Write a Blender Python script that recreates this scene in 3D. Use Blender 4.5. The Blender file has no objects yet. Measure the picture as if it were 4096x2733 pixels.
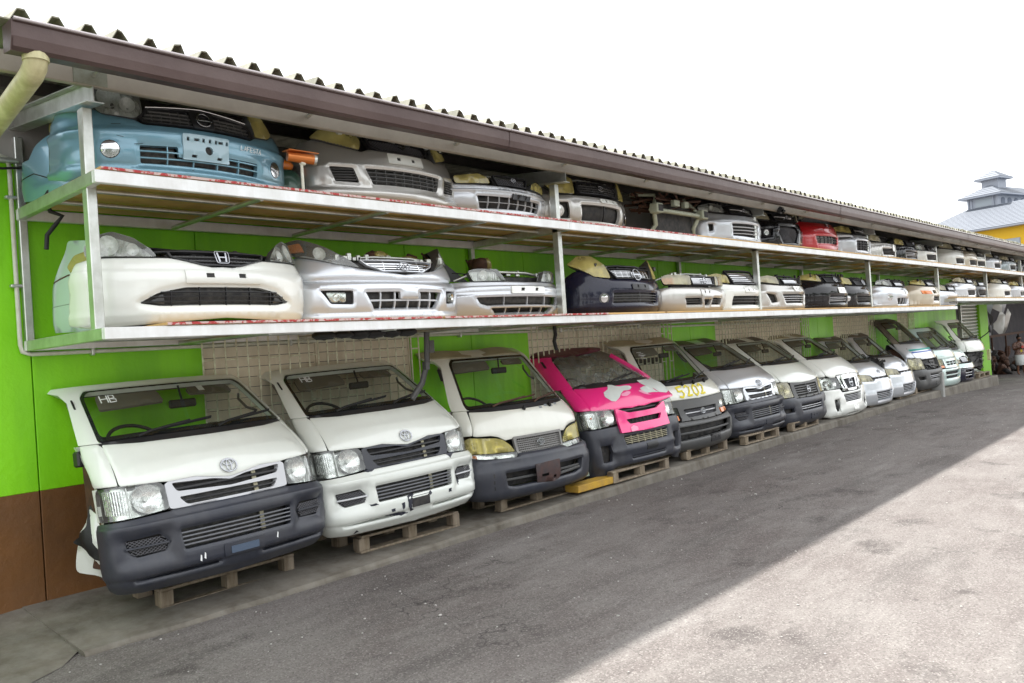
import bpy, math, random
import numpy as np
from mathutils import Vector, Matrix
from mathutils.geometry import delaunay_2d_cdt
R = random.Random(7)
# ------------------------------------------------------------------ camera, sky, sun
scene = bpy.context.scene
COL = scene.collection
cam_d = bpy.data.cameras.new("camera"); cam = bpy.data.objects.new("camera", cam_d); COL.objects.link(cam)
cr = Vector((0.67438732, -0.73521747, -0.06824232)); cu = Vector((0.03901426, -0.05681223, 0.9976223)); cf = Vector((0.73734634, 0.67544626, 0.00962948))
m = Matrix(((cr.x, cu.x, -cf.x, 0.0), (cr.y, cu.y, -cf.y, -5.2), (cr.z, cu.z, -cf.z, 1.74), (0, 0, 0, 1)))
cam.matrix_world = m
cam_d.sensor_width = 36.0; cam_d.lens = 28.56; cam_d.clip_start = 0.1; cam_d.clip_end = 2000.0
scene.camera = cam
SUN = Vector((0.55, 2.12, 3.85)).normalized()
w = bpy.data.worlds.new("World"); scene.world = w; w.use_nodes = True
nt = w.node_tree; nt.nodes.clear()
out = nt.nodes.new("ShaderNodeOutputWorld"); bg = nt.nodes.new("ShaderNodeBackground")
sky = nt.nodes.new("ShaderNodeTexSky"); sky.sky_type = 'NISHITA'; sky.sun_disc = False
sky.sun_elevation = math.asin(SUN.z); sky.sun_rotation = math.atan2(SUN.x, SUN.y); sky.dust_density = 3.0
mixw = nt.nodes.new("ShaderNodeMixRGB"); mixw.inputs[0].default_value = 0.82; mixw.inputs[2].default_value = (8.6, 8.7, 8.8, 1)
nt.links.new(sky.outputs[0], mixw.inputs[1]); nt.links.new(mixw.outputs[0], bg.inputs[0])
bg.inputs[1].default_value = 0.10; nt.links.new(bg.outputs[0], out.inputs[0])
sd = bpy.data.lights.new("sun", 'SUN'); sd.energy = 4.0; sd.angle = math.radians(1.3); sd.color = (1.0, 0.975, 0.94)
sun = bpy.data.objects.new("sun", sd); COL.objects.link(sun)
sun.rotation_euler = SUN.to_track_quat('Z', 'Y').to_euler(); sun.location = (0, 10, 20)
scene.view_settings.view_transform = 'Standard'; scene.view_settings.look = 'None'
scene.view_settings.exposure = 1.48; scene.view_settings.gamma = 1.0; scene.view_settings.use_curve_mapping = False
try:
    scene.cycles.max_bounces = 10; scene.cycles.transparent_max_bounces = 24; scene.cycles.diffuse_bounces = 4
except Exception: pass

# ------------------------------------------------------------------ materials
MATS = {}
def pm(name, base, rough=.5, metal=0., coat=0., n=None, bump=None, spec=.5, alpha=1., streak=None, ior=None):
    """n=(scale, amount, colour2[, contrast]) soft mottling; bump=(scale, strength); streak=(scale, amount, colour)"""
    if name in MATS: return MATS[name]
    mt = bpy.data.materials.new(name); mt.use_nodes = True; t = mt.node_tree; L = t.links
    b = t.nodes["Principled BSDF"]
    b.inputs["Base Color"].default_value = (*base, 1); b.inputs["Roughness"].default_value = rough
    b.inputs["Metallic"].default_value = metal; b.inputs["Coat Weight"].default_value = coat
    b.inputs["Coat Roughness"].default_value = .06; b.inputs["Specular IOR Level"].default_value = spec
    if alpha < 1: b.inputs["Alpha"].default_value = alpha
    tc = t.nodes.new("ShaderNodeTexCoord"); cur = None
    def noise(scale, detail=6):
        q = t.nodes.new("ShaderNodeTexNoise"); q.inputs["Scale"].default_value = scale; q.inputs["Detail"].default_value = detail
        q.inputs["Roughness"].default_value = .62; L.new(tc.outputs["Object"], q.inputs["Vector"]); return q
    for spec_ in ([n] if n else []) + ([streak] if streak else []):
        q = noise(spec_[0])
        if spec_ is streak:
            mp = t.nodes.new("ShaderNodeMapping"); mp.inputs["Scale"].default_value = (1, 1, .12)
            L.new(tc.outputs["Object"], mp.inputs["Vector"]); L.new(mp.outputs[0], q.inputs["Vector"])
        r = t.nodes.new("ShaderNodeMapRange"); k = spec_[3] if len(spec_) > 3 else .12
        r.inputs["From Min"].default_value = .5 - k; r.inputs["From Max"].default_value = .5 + k
        r.inputs["To Max"].default_value = spec_[1]; L.new(q.outputs[0], r.inputs["Value"])
        mx = t.nodes.new("ShaderNodeMixRGB"); L.new(r.outputs[0], mx.inputs[0])
        if cur: L.new(cur, mx.inputs[1])
        else: mx.inputs[1].default_value = (*base, 1)
        mx.inputs[2].default_value = (*spec_[2], 1); cur = mx.outputs[0]
    if cur: L.new(cur, b.inputs["Base Color"])
    if bump:
        q = noise(bump[0]); bp = t.nodes.new("ShaderNodeBump"); bp.inputs["Strength"].default_value = bump[1]
        bp.inputs["Distance"].default_value = bump[2] if len(bump) > 2 else .01
        L.new(q.outputs[0], bp.inputs["Height"]); L.new(bp.outputs[0], b.inputs["Normal"])
    MATS[name] = mt; return mt
def glassm(name, tint, gl=.12, fog=0., fogc=(.5, .5, .45), rough=.02):
    if name in MATS: return MATS[name]
    mt = bpy.data.materials.new(name); mt.use_nodes = True; t = mt.node_tree; L = t.links; t.nodes.clear()
    o = t.nodes.new("ShaderNodeOutputMaterial"); tr = t.nodes.new("ShaderNodeBsdfTransparent"); tr.inputs[0].default_value = (*tint, 1)
    g = t.nodes.new("ShaderNodeBsdfGlossy"); g.inputs["Roughness"].default_value = rough
    lw = t.nodes.new("ShaderNodeLayerWeight"); lw.inputs[0].default_value = .35
    r = t.nodes.new("ShaderNodeMapRange"); r.inputs["To Min"].default_value = gl * .6; r.inputs["To Max"].default_value = gl + .45
    L.new(lw.outputs["Fresnel"], r.inputs["Value"])
    mx = t.nodes.new("ShaderNodeMixShader"); L.new(r.outputs[0], mx.inputs[0]); L.new(tr.outputs[0], mx.inputs[1]); L.new(g.outputs[0], mx.inputs[2])
    cur = mx.outputs[0]
    if fog:
        d = t.nodes.new("ShaderNodeBsdfDiffuse"); d.inputs[0].default_value = (*fogc, 1)
        tc = t.nodes.new("ShaderNodeTexCoord"); q = t.nodes.new("ShaderNodeTexNoise"); q.inputs["Scale"].default_value = 3.5; q.inputs["Detail"].default_value = 8
        L.new(tc.outputs["Object"], q.inputs["Vector"])
        rr = t.nodes.new("ShaderNodeMapRange"); rr.inputs["From Min"].default_value = .3; rr.inputs["From Max"].default_value = .75
        rr.inputs["To Min"].default_value = fog * .45; rr.inputs["To Max"].default_value = fog * 1.5; L.new(q.outputs[0], rr.inputs["Value"])
        m2 = t.nodes.new("ShaderNodeMixShader"); L.new(rr.outputs[0], m2.inputs[0]); L.new(cur, m2.inputs[1]); L.new(d.outputs[0], m2.inputs[2]); cur = m2.outputs[0]
    L.new(cur, o.inputs[0]); MATS[name] = mt; return mt
def paint(name, c, metal=0., dirt=.25, dc=(.34, .31, .24), rough=.3):
    return pm(name, c, rough, metal, 1.0, n=(1.3, dirt * .5, tuple(a * .85 + b * .15 for a, b in zip(c, dc)), .25), streak=(9, dirt * .5, tuple(a * .72 + b * .28 for a, b in zip(c, dc)), .10), bump=(1.2, .02, .02))
WHITE = paint("white car paint", (.76, .79, .73)); CREAM = paint("cream white car paint", (.76, .77, .69), dirt=.4)
PEARL = paint("pearl white car paint", (.80, .82, .77)); SILVER = paint("silver car paint", (.55, .57, .60), .6)
SILW = paint("pale silver car paint", (.64, .67, .71), .5); WARM = paint("warm silver car paint", (.55, .54, .51), .6)
BLUE = paint("light blue metallic car paint", (.17, .36, .47), .35); NAVY = paint("dark navy car paint", (.008, .009, .026), .0, dirt=.05, rough=.25)
BLACKP = paint("black car paint", (.006, .006, .008), .0, dirt=.05, rough=.15)
for _n in ('dark navy car paint', 'black car paint'):
    _b = MATS[_n].node_tree.nodes['Principled BSDF']; _b.inputs['Coat Weight'].default_value = .55; _b.inputs['Specular IOR Level'].default_value = .2
RED = paint("red car paint", (.55, .012, .02), .1, dirt=.1)
PINK = paint("hot pink car paint", (.86, .02, .22), 0., dirt=.12, dc=(.8, .2, .3)); BEIGE = paint("beige car paint", (.55, .49, .38), .3, dirt=.5)
MINT = paint("pale mint car paint", (.52, .66, .62), .2); GREYB = paint("grey blue car paint", (.30, .36, .38), .4)
ROOFD = pm("dusty dark roof paint", (.085, .075, .062), .6, 0, .1, n=(3, .7, (.20, .17, .12)))
ROOFC = pm("dusty cream roof paint", (.42, .38, .25), .55, 0, .2, n=(4, .6, (.26, .23, .15)))
ROOFR = pm("dusty maroon roof paint", (.12, .015, .03), .55, 0, .2, n=(3, .5, (.06, .03, .03)))
PLAST = pm("dark grey bumper plastic", (.026, .030, .044), .36, n=(3, .5, (.048, .050, .060)), bump=(60, .08, .004), streak=(5, .3, (.08, .08, .08)))
PLASTG = pm("grey bumper plastic", (.070, .072, .072), .42, n=(3, .5, (.10, .097, .09)), bump=(60, .08, .004))
PLASTB = pm("black trim plastic", (.016, .016, .018), .4, n=(5, .4, (.04, .04, .04)))
RUBB = pm("black rubber", (.012, .012, .012), .6)
DARK = pm("dark cavity parts", (.012, .012, .013), .7, n=(14, .8, (.05, .045, .04)))
RADI = pm("radiator fins", (.035, .035, .036), .5, .4, n=(22, .7, (.10, .095, .085)))
CHROME = pm("chrome", (.82, .83, .84), .09, 1.0, n=(4, .4, (.55, .55, .56)))
REFL = pm("headlight reflector", (.92, .93, .92), .3, .5, n=(18, .5, (.5, .52, .48), .08), bump=(26, .7, .02))
HOUS = pm("headlight housing", (.88, .91, .87), .25, .3, n=(14, .45, (.30, .33, .27), .06))
_t = HOUS.node_tree; _b = _t.nodes['Principled BSDF']; _tc = _t.nodes.new("ShaderNodeTexCoord"); _mp = _t.nodes.new("ShaderNodeMapping"); _mp.inputs["Scale"].default_value = (1, 1, .06)
_n = _t.nodes.new("ShaderNodeTexNoise"); _n.inputs["Scale"].default_value = 55; _n.inputs["Detail"].default_value = 2; _bp = _t.nodes.new("ShaderNodeBump"); _bp.inputs["Strength"].default_value = .9; _bp.inputs["Distance"].default_value = .03
_t.links.new(_tc.outputs["Object"], _mp.inputs[0]); _t.links.new(_mp.outputs[0], _n.inputs["Vector"]); _t.links.new(_n.outputs[0], _bp.inputs["Height"]); _t.links.new(_bp.outputs[0], _b.inputs["Normal"])
AMBER = pm("amber plastic", (.80, .22, .02), .25, 0, .6, n=(14, .5, (.5, .1, .01)))
REDL = pm("red plastic", (.5, .03, .02), .3, 0, .5)
REFLV = pm("polished headlight reflector", (.95, .96, .95), .10, 1.0, n=(30, .45, (.45, .48, .44), .05), bump=(14, .35, .02))
HOUSV = pm("polished headlight housing", (.85, .88, .84), .18, .85, n=(16, .5, (.22, .25, .20), .06), bump=(12, .4, .02))
LENSV = glassm("bright clear lens", (.96, .97, .96), .10, .03, (.80, .84, .78))
LENS = glassm("clear lens", (.93, .95, .93), .14, .12, (.80, .84, .78))
LENSY = glassm("yellowed lens", (.88, .80, .38), .14, .42, (.80, .70, .26))
LENSH = glassm("hazy lens", (.86, .82, .62), .14, .42, (.74, .70, .50))
WGLASS = glassm("windscreen glass", (.95, .985, .95), .05, .02, (.35, .40, .34))
WGLASSD = glassm("dusty windscreen glass", (.86, .90, .84), .08, .09, (.30, .30, .25))
SHARD = glassm("shattered glass", (.50, .55, .50), .30, .35, (.30, .32, .30), .15)
FRIT = pm("black glass border", (.008, .008, .009), .25, 0, .3)
INTD = pm("grey dashboard plastic", (.055, .06, .062), .6, n=(5, .5, (.10, .10, .095)))
INTT = pm("taupe trim fabric", (.16, .145, .115), .8)
STEEL = pm("galvanised steel", (.66, .68, .65), .36, .75, n=(7, .55, (.40, .42, .36)), bump=(40, .12, .004))
STEELW = pm("silver painted steel", (.86, .88, .88), .42, .2, n=(9, .35, (.66, .67, .64)), bump=(50, .12, .003), streak=(6, .25, (.45, .42, .36)))
GUTTER = pm("brown gutter metal", (.088, .058, .054), .36, .2, n=(1.6, .5, (.14, .10, .092)), bump=(3, .25, .02))
ROOFSH = pm("weathered corrugated roofing", (.30, .29, .22), .75, 0, n=(6, .8, (.16, .16, .12)), bump=(30, .3, .005))
ROOFU = pm("dark roof underside", (.11, .10, .095), .6, .2, n=(3, .5, (.06, .06, .05)))
PLY = pm("plywood", (.74, .47, .18), .7, n=(2.5, .7, (.42, .25, .09)), streak=(9, .4, (.62, .42, .2)), bump=(20, .15, .003))
PLYR = pm("red plywood edge", (.42, .035, .035), .6, n=(28, .9, (.62, .50, .46), .04))
WOOD = pm("weathered pallet wood", (.20, .155, .10), .85, n=(3, .85, (.095, .068, .042)), streak=(16, .5, (.40, .34, .26)), bump=(35, .5, .006))
WOODY = pm("yellow painted wood", (.52, .31, .03), .7, n=(9, .7, (.33, .20, .05)), bump=(30, .4, .005))
CONC = pm("stained concrete", (.18, .16, .13), .9, n=(2.2, .9, (.075, .062, .045), .16), bump=(14, .6, .012), streak=(7, .25, (.30, .29, .26)))
CONCL = pm("light concrete", (.36, .36, .34), .9, n=(5, .6, (.24, .235, .22)), bump=(18, .5, .01))
TILE = pm("cream louvre paint", (.86, .80, .64), .6, n=(3, .5, (.66, .58, .42)), streak=(9, .25, (.50, .42, .28)))
GRILW = pm("cream painted rebar", (.78, .80, .60), .6, n=(20, .5, (.38, .30, .20)), bump=(90, .5, .003))
PIPEW = pm("white plastic pipe", (.70, .72, .62), .4, n=(12, .45, (.50, .47, .33)))
PIPEC = pm("dirty cream downpipe", (.66, .62, .36), .45, n=(5, .8, (.46, .42, .2)), streak=(10, .5, (.3, .27, .14)), bump=(20, .2, .005))
GREEN = pm("lime green wall paint", (.25, .74, .002), .45, n=(.7, .55, (.29, .78, .003), .2), bump=(16, .25, .02), streak=(2.2, .5, (.135, .46, .01)))
GREENF = pm("bright green column paint", (.20, .52, .01), .6, n=(3, .5, (.16, .42, .01)), bump=(16, .25, .02))
BROWN = pm("brown wall paint", (.175, .070, .012), .5, n=(1.6, .85, (.085, .042, .018), .18), bump=(9, .4, .02), streak=(3, .4, (.20, .09, .03)))
COPPER = pm("copper plastic", (.62, .20, .05), .3, .5); TANK = pm("dark green tank paint", (.035, .085, .06), .3, .2, .4)
RUSTW = pm("grey welded plate", (.32, .34, .28), .6, .4, n=(10, .7, (.2, .2, .14)))
SKIN = pm("brown skin", (.17, .075, .04), .5); HAIR = pm("black hair", (.01, .01, .01), .7)
YELPAINT = pm("yellow marker paint", (.72, .60, .01), .5); BAREP = pm("bare primer grey white", (.62, .66, .62), .4, n=(8, .4, (.5, .54, .52)))
PALEP = pm("faded pink film", (.86, .34, .50), .4); MARK = pm("white marker", (.85, .87, .85), .5); TEAL = pm("teal stripe film", (.0, .36, .30), .4)
BLUES = pm("blue stripe film", (.02, .08, .42), .4); CHIP = pm("exposed dark plastic", (.02, .022, .035), .5); RUST = pm("rusty metal", (.10, .045, .025), .8, n=(14, .7, (.05, .03, .02)))

# ------------------------------------------------------------------ helpers
def link(o, parent=None):
    COL.objects.link(o)
    if parent is not None: o.parent = parent
    return o
def mesh(name, V, F, mat, parent=None, smooth=False, sm_mask=None):
    me = bpy.data.meshes.new(name); me.from_pydata([tuple(map(float, v)) for v in V], [], [tuple(map(int, f)) for f in F])
    if mat: me.materials.append(mat)
    if smooth: me.polygons.foreach_set("use_smooth", [True] * len(me.polygons))
    if sm_mask is not None: me.polygons.foreach_set("use_smooth", list(map(bool, sm_mask)))
    me.update()
    return link(bpy.data.objects.new(name, me), parent)
def thing(name, label, cat, loc=(0, 0, 0), rot=None, group=None):
    o = bpy.data.objects.new(name, None); COL.objects.link(o); o.empty_display_size = .2; o.location = loc
    if rot is not None: o.rotation_euler = rot
    o["label"] = label; o["category"] = cat
    if group: o["group"] = group
    return o
def tag(o, label, cat, group=None):
    o["label"] = label; o["category"] = cat
    if group: o["group"] = group
    return o
class MB:
    def __init__(s): s.V = []; s.F = []; s.S = []
    def add(s, V, F, sm=False):
        n = len(s.V); s.V += [tuple(v) for v in V]; s.F += [tuple(i + n for i in f) for f in F]; s.S += [sm] * len(F); return s
    def box(s, x0, x1, y0, y1, z0, z1, c=None):
        """box with chamfered edges"""
        dx, dy, dz = x1 - x0, y1 - y0, z1 - z0
        c = min(.006 if c is None else c, dx * .3, dy * .3, dz * .3)
        V = []; idx = {}
        for i, sx in enumerate((0, 1)):
            for j, sy in enumerate((0, 1)):
                for k, sz in enumerate((0, 1)):
                    X = (x0, x1)[i]; Y = (y0, y1)[j]; Z = (z0, z1)[k]
                    ix = (c, -c)[i]; iy = (c, -c)[j]; iz = (c, -c)[k]
                    idx[i, j, k] = len(V); V += [(X, Y + iy, Z + iz), (X + ix, Y, Z + iz), (X + ix, Y + iy, Z)]
        F = []
        def q(a, ax): return idx[a] + ax
        for i in (0, 1):
            f = [q((i, 0, 0), 0), q((i, 1, 0), 0), q((i, 1, 1), 0), q((i, 0, 1), 0)]; F.append(f if i else f[::-1])
            f = [q((0, i, 0), 1), q((0, i, 1), 1), q((1, i, 1), 1), q((1, i, 0), 1)]; F.append(f if i else f[::-1])
            f = [q((0, 0, i), 2), q((1, 0, i), 2), q((1, 1, i), 2), q((0, 1, i), 2)]; F.append(f if i else f[::-1])
        for a in (0, 1):
            for b in (0, 1):
                f = [q((0, a, b), 1), q((1, a, b), 1), q((1, a, b), 2), q((0, a, b), 2)]; F.append(f if a != b else f[::-1])
                f = [q((a, 0, b), 0), q((a, 1, b), 0), q((a, 1, b), 2), q((a, 0, b), 2)]; F.append(f if a == b else f[::-1])
                f = [q((a, b, 0), 0), q((a, b, 1), 0), q((a, b, 1), 1), q((a, b, 0), 1)]; F.append(f if a != b else f[::-1])
        for i in (0, 1):
            for j in (0, 1):
                for k in (0, 1):
                    f = [q((i, j, k), 0), q((i, j, k), 1), q((i, j, k), 2)]; F.append(f if (i + j + k) % 2 else f[::-1])
        return s.add(V, F)
    def tube(s, pts, r, n=8, cap=True, ell=1.0):
        pts = [Vector(p) for p in pts]; V = []; F = []; m = len(pts)
        rr = r if isinstance(r, (list, tuple)) else [r] * m
        up = None
        for i, p in enumerate(pts):
            d = (pts[min(i + 1, m - 1)] - pts[max(i - 1, 0)]).normalized()
            if up is None: up = Vector((0, 0, 1)) if abs(d.z) < .9 else Vector((0, 1, 0))
            a = d.cross(up).normalized(); up = a.cross(d).normalized(); b = up
            for k in range(n):
                t = 2 * math.pi * k / n; V.append(p + a * (math.cos(t) * rr[i]) + b * (math.sin(t) * rr[i] * ell))
        for i in range(m - 1):
            for k in range(n): F.append((i * n + k, i * n + (k + 1) % n, (i + 1) * n + (k + 1) % n, (i + 1) * n + k))
        s.add(V, F, True)
        if cap: s.add(V[:n], [tuple(range(n))]); s.add(V[-n:], [tuple(range(n))[::-1]])
        return s
    def ball(s, c, r, n=10, m=6, rnd=0):
        V = []; F = []; rx, ry, rz = r if isinstance(r, (tuple, list)) else (r, r, r)
        for j in range(m + 1):
            a = math.pi * j / m
            for i in range(n):
                b = 2 * math.pi * i / n; k = 1 + (R.uniform(-rnd, rnd) if rnd else 0)
                V.append((c[0] + rx * k * math.sin(a) * math.cos(b), c[1] + ry * k * math.sin(a) * math.sin(b), c[2] + rz * k * math.cos(a)))
        for j in range(m):
            for i in range(n): F.append((j * n + i, (j + 1) * n + i, (j + 1) * n + (i + 1) % n, j * n + (i + 1) % n))
        return s.add(V, F, True)
    def build(s, name, mat, parent=None): return mesh(name, s.V, s.F, mat, parent, sm_mask=s.S)
def box(name, b, mat, parent=None, c=None): return MB().box(*b, c=c).build(name, mat, parent)
def prism(mb, poly, axis, a, b):
    """poly: 2D points extruded along axis 0/1/2 from a to b"""
    n = len(poly)
    def p3(q, t):
        return {0: (t, q[0], q[1]), 1: (q[0], t, q[1]), 2: (q[0], q[1], t)}[axis]
    V = [p3(q, a) for q in poly] + [p3(q, b) for q in poly]
    F = [(i, (i + 1) % n, n + (i + 1) % n, n + i) for i in range(n)]
    mb.add(V, F); mb.add(V[:n], [tuple(range(n))[::-1]]); mb.add(V[n:], [tuple(range(n))]); return mb

# ------------------------------------------------------------------ curved body surfaces
def plan(hw, bow, rc, end=math.radians(87), Lm=1.7, n=500):
    s1 = hw - rc
    for _ in range(40):
        k = 2 * bow / (s1 * s1); s = np.linspace(0, Lm, n); ds = s[1]
        th = np.minimum(np.where(s < s1, k * s, k * s1 + (s - s1) / rc), end)
        x = np.concatenate([[0], np.cumsum(np.cos((th[1:] + th[:-1]) / 2) * ds)]); y = np.concatenate([[0], np.cumsum(np.sin((th[1:] + th[:-1]) / 2) * ds)])
        s1 = max(.05, s1 + (hw - x[np.argmax(th >= end - 1e-6)]) * .8)
    return s, x, y, th
class Surf:
    def __init__(S, A, B, prof, wid, zt=(.7, 1.0)):
        S.A = plan(*A); S.B = plan(*B) if B else S.A
        S.wz = [p[0] for p in wid]; S.ww = [p[1] for p in wid]; S.zt = zt
        zz = np.linspace(prof[0][0] - .1, prof[-1][0] + .1, 400); yy = np.interp(zz, [p[0] for p in prof], [p[1] for p in prof])
        ys = np.convolve(np.pad(yy, 6, 'edge'), np.ones(13) / 13, 'valid'); S.yy = np.convolve(np.pad(ys, 4, 'edge'), np.ones(9) / 9, 'valid'); S.zz = zz
    def P(S, s, z, off=0.):
        s = np.asarray(s, float); z = np.asarray(z, float); a = np.abs(s); sg = np.where(s < 0, -1., 1.)
        t = np.clip((z - S.zt[0]) / (S.zt[1] - S.zt[0]), 0, 1); t = t * t * (3 - 2 * t)
        it = lambda k: np.interp(a, S.A[0], S.A[k]) * (1 - t) + np.interp(a, S.B[0], S.B[k]) * t
        x, y, th = it(1), it(2), it(3); wd = np.interp(z, S.wz, S.ww); f = np.interp(z, S.zz, S.yy)
        d = (np.interp(z + .01, S.zz, S.yy) - np.interp(z - .01, S.zz, S.yy)) / .02
        nn = np.stack([np.sin(th) * sg, -np.cos(th), np.cos(th) * d], -1); nn /= np.linalg.norm(nn, axis=-1, keepdims=True)
        p = np.stack([x * wd * sg, y + f, z], -1); off = np.asarray(off, float)
        return p + nn * (off[..., None] if off.ndim else off)
class Flat:   # a plain vertical sheet, same interface
    def P(S, s, z, off=0.):
        s = np.asarray(s, float); z = np.asarray(z, float)
        return np.stack([s, -np.ones_like(s) * off, z], -1)
def sym(half):
    """half outline (s>=0) from centre top over the side to centre bottom -> closed outline"""
    return [(x, z) for x, z in half] + [(-x, z) for x, z in reversed(half) if abs(x) > 1e-6]
def mir(p): return [(-x, z) for x, z in reversed(p)]
def rnd(poly, r=.02, k=3):
    o = []; n = len(poly)
    for i in range(n):
        p0, p, p1 = [np.array(poly[j % n], float) for j in (i - 1, i, i + 1)]
        a = p0 - p; b = p1 - p; la, lb = np.linalg.norm(a), np.linalg.norm(b)
        rr = min(r, la * .45, lb * .45); A = p + a / max(la, 1e-9) * rr; B = p + b / max(lb, 1e-9) * rr
        for j in range(k + 1):
            t = j / k; o.append(tuple((1 - t) ** 2 * A + 2 * t * (1 - t) * p + t * t * B))
    return o
def ell(cx, cz, rx, rz, n=14): return [(cx + rx * math.cos(2 * math.pi * i / n), cz + rz * math.sin(2 * math.pi * i / n)) for i in range(n)]
def rect(x0, x1, z0, z1): return [(x0, z0), (x1, z0), (x1, z1), (x0, z1)]
def area(p): return sum(p[i][0] * p[(i + 1) % len(p)][1] - p[(i + 1) % len(p)][0] * p[i][1] for i in range(len(p))) / 2
def dens(poly, res):
    o = []
    for i in range(len(poly)):
        a = np.array(poly[i], float); b = np.array(poly[(i + 1) % len(poly)], float); l = np.linalg.norm(b - a)
        if l < 1e-5: continue
        k = max(1, int(math.ceil(l / res)))
        for j in range(k): o.append(a + (b - a) * j / k)
    return np.array(o)
def inside(P, poly):
    x, y = P[:, 0], P[:, 1]; r = np.zeros(len(P), bool); q = np.asarray(poly); n = len(q); j = n - 1
    for i in range(n):
        yi, yj, xi, xj = q[i, 1], q[j, 1], q[i, 0], q[j, 0]
        c = (yi > y) != (yj > y)
        with np.errstate(divide='ignore', invalid='ignore'): c &= x < (xj - xi) * (y - yi) / (yj - yi + 1e-30) + xi
        r ^= c; j = i
    return r
def segdist(P, loops):
    d = np.full(len(P), 9.)
    for q in loops:
        a = q; b = np.roll(q, -1, 0); ab = b - a; l2 = (ab ** 2).sum(1) + 1e-12
        t = np.clip(((P[:, None] - a) * ab).sum(-1) / l2, 0, 1); d = np.minimum(d, np.linalg.norm(P[:, None] - a - t[..., None] * ab, axis=-1).min(1))
    return d
ON = {"plate_holder", "paint_chip", "scuff", "bare_patch", "faded_patch", "plate_recess", "plate_hole", "fog_recess", "fog_lamp", "lower_lip", "side_blank", "slot", "number_plate_bracket", "bumper_slot", "plate_backing", "grille_centre", "checker_sticker", "teal_stripe", "blue_stripe", "bumper_top"}
class Kit:
    def __init__(k, S, root, res=.035, edge=.05): k.S = S; k.root = root; k.res = res; k.e = edge; k.skins = []
    def base(k, x, z):
        """how far the body skin stands out at (x, z), so that badges and plates sit on it"""
        x = np.asarray(x, float); z = np.asarray(z, float); r = np.zeros(x.shape); q = np.stack([x, z], 1)
        for o, f in k.skins:
            m_ = inside(q, o)
            if m_.any(): r[m_] = f(x, z)[m_]
        return r
    def panel(k, name, poly, mat, holes=(), off=0., th=.015, parent=None, relief=None, res=None, soft=True, hb=None, eb=None, steps=()):
        res = res or k.res; poly = list(poly)
        if area(poly) < 0: poly = poly[::-1]
        o = dens(poly, res * 1.2); hs = [dens(h if area(h) < 0 else list(h)[::-1], res * 1.2) for h in holes]
        loops = [o] + hs; mn, mx = o.min(0), o.max(0)
        gx = np.arange(mn[0] + res / 2, mx[0], res); gz = np.arange(mn[1] + res / 2, mx[1], res)
        G = np.array([(a + (res * .5 if j % 2 else 0), b) for j, b in enumerate(gz) for a in gx]).reshape(-1, 2)
        rel0 = relief; X_ = []
        def offs(lp, d):   # outline moved sideways by d (holes grow, outer shrinks)
            t_ = np.roll(lp, -1, 0) - np.roll(lp, 1, 0); t_ /= np.linalg.norm(t_, axis=1, keepdims=True) + 1e-9
            return lp + np.stack([-t_[:, 1], t_[:, 0]], 1) * d
        if hb:
            for h in hs: hf = dens(h, .02); X_ += [offs(hf, hb[0]), offs(hf, hb[0] * .66), offs(hf, hb[0] * .33)]
        if eb: X_ += [offs(dens(o, .025), eb[0])]
        SE = []
        for pl, dz, dp_ in steps:
            pp = dens(list(pl) + [pl[-1]], res)[:, :]; pp = np.vstack([pp, [pl[-1]]]); X_ += [pp, pp - [0, dz]]
        def relief(x, z):
            r = rel0(x, z) if rel0 else np.zeros_like(x)
            q_ = np.stack([x, z], 1)
            if hb and hs:
                u_ = np.clip(1 - segdist(q_, hs) / hb[0], 0, 1); r = r - hb[1] * u_ * u_ * (3 - 2 * u_)
            if eb: r = r - eb[1] * np.clip(1 - segdist(q_, [o]) / eb[0], 0, 1)
            for pl, dz, dp_ in steps:
                a_ = np.array(pl); f_ = np.interp(x, a_[:, 0], a_[:, 1]); fade = 1. if abs(a_[0, 0]) >= .9 else np.clip((x - a_[0, 0]) / .06, 0, 1) * np.clip((a_[-1, 0] - x) / .06, 0, 1)
                r = r + dp_ * np.clip((f_ - z) / dz, 0, 1) * (fade if len(pl) > 2 else 1)
            return r
        if not (rel0 or hb or eb or steps): relief = None
        if name in ON: relief = k.base
        elif name in ("bumper", "bonnet"): k.skins.append((np.array(poly), lambda x, z, f=(relief or (lambda x, z: np.zeros_like(x))): f(x, z)))
        if X_:
            X_ = np.vstack(X_); X_ = X_[inside(X_, o)]
            for h in hs:
                if len(X_): X_ = X_[~inside(X_, h)]
            if len(X_): X_ = X_[segdist(X_, loops) > .004]
        if len(G):
            G = G[inside(G, o)]
            if len(X_) and len(G): G = G[np.array([np.min(((X_ - g) ** 2).sum(1)) for g in G]) > (res * .4) ** 2]
            for h in hs:
                if len(G): G = G[~inside(G, h)]
            if len(G): G = G[segdist(G, loops) > res * .45]
        pts = np.vstack(loops + ([G] if len(G) else []) + ([X_] if len(X_) else [])); E = []; c = 0
        for q in loops:
            n = len(q); E += [(c + i, c + (i + 1) % n) for i in range(n)]; c += n
        vo, eo, fo, ov, oe, of = delaunay_2d_cdt([Vector(p) for p in pts], E, [], 0, 1e-6)
        q = np.array([(v.x, v.y) for v in vo]); f = np.array([t for t in fo if len(t) == 3])
        if not len(f): return None
        cc = q[f].mean(1); ok = inside(cc, o)
        for h in hs: ok &= ~inside(cc, h)
        f = f[ok]
        A = q[f]; ar = (A[:, 1, 0] - A[:, 0, 0]) * (A[:, 2, 1] - A[:, 0, 1]) - (A[:, 2, 0] - A[:, 0, 0]) * (A[:, 1, 1] - A[:, 0, 1])
        f[ar < 0] = f[ar < 0][:, ::-1]
        off_ = off + (relief(q[:, 0], q[:, 1]) if relief else 0.)
        V = k.S.P(q[:, 0], q[:, 1], off_); V = list(V); F = [tuple(t) for t in f]; SM = [True] * len(F)
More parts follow.
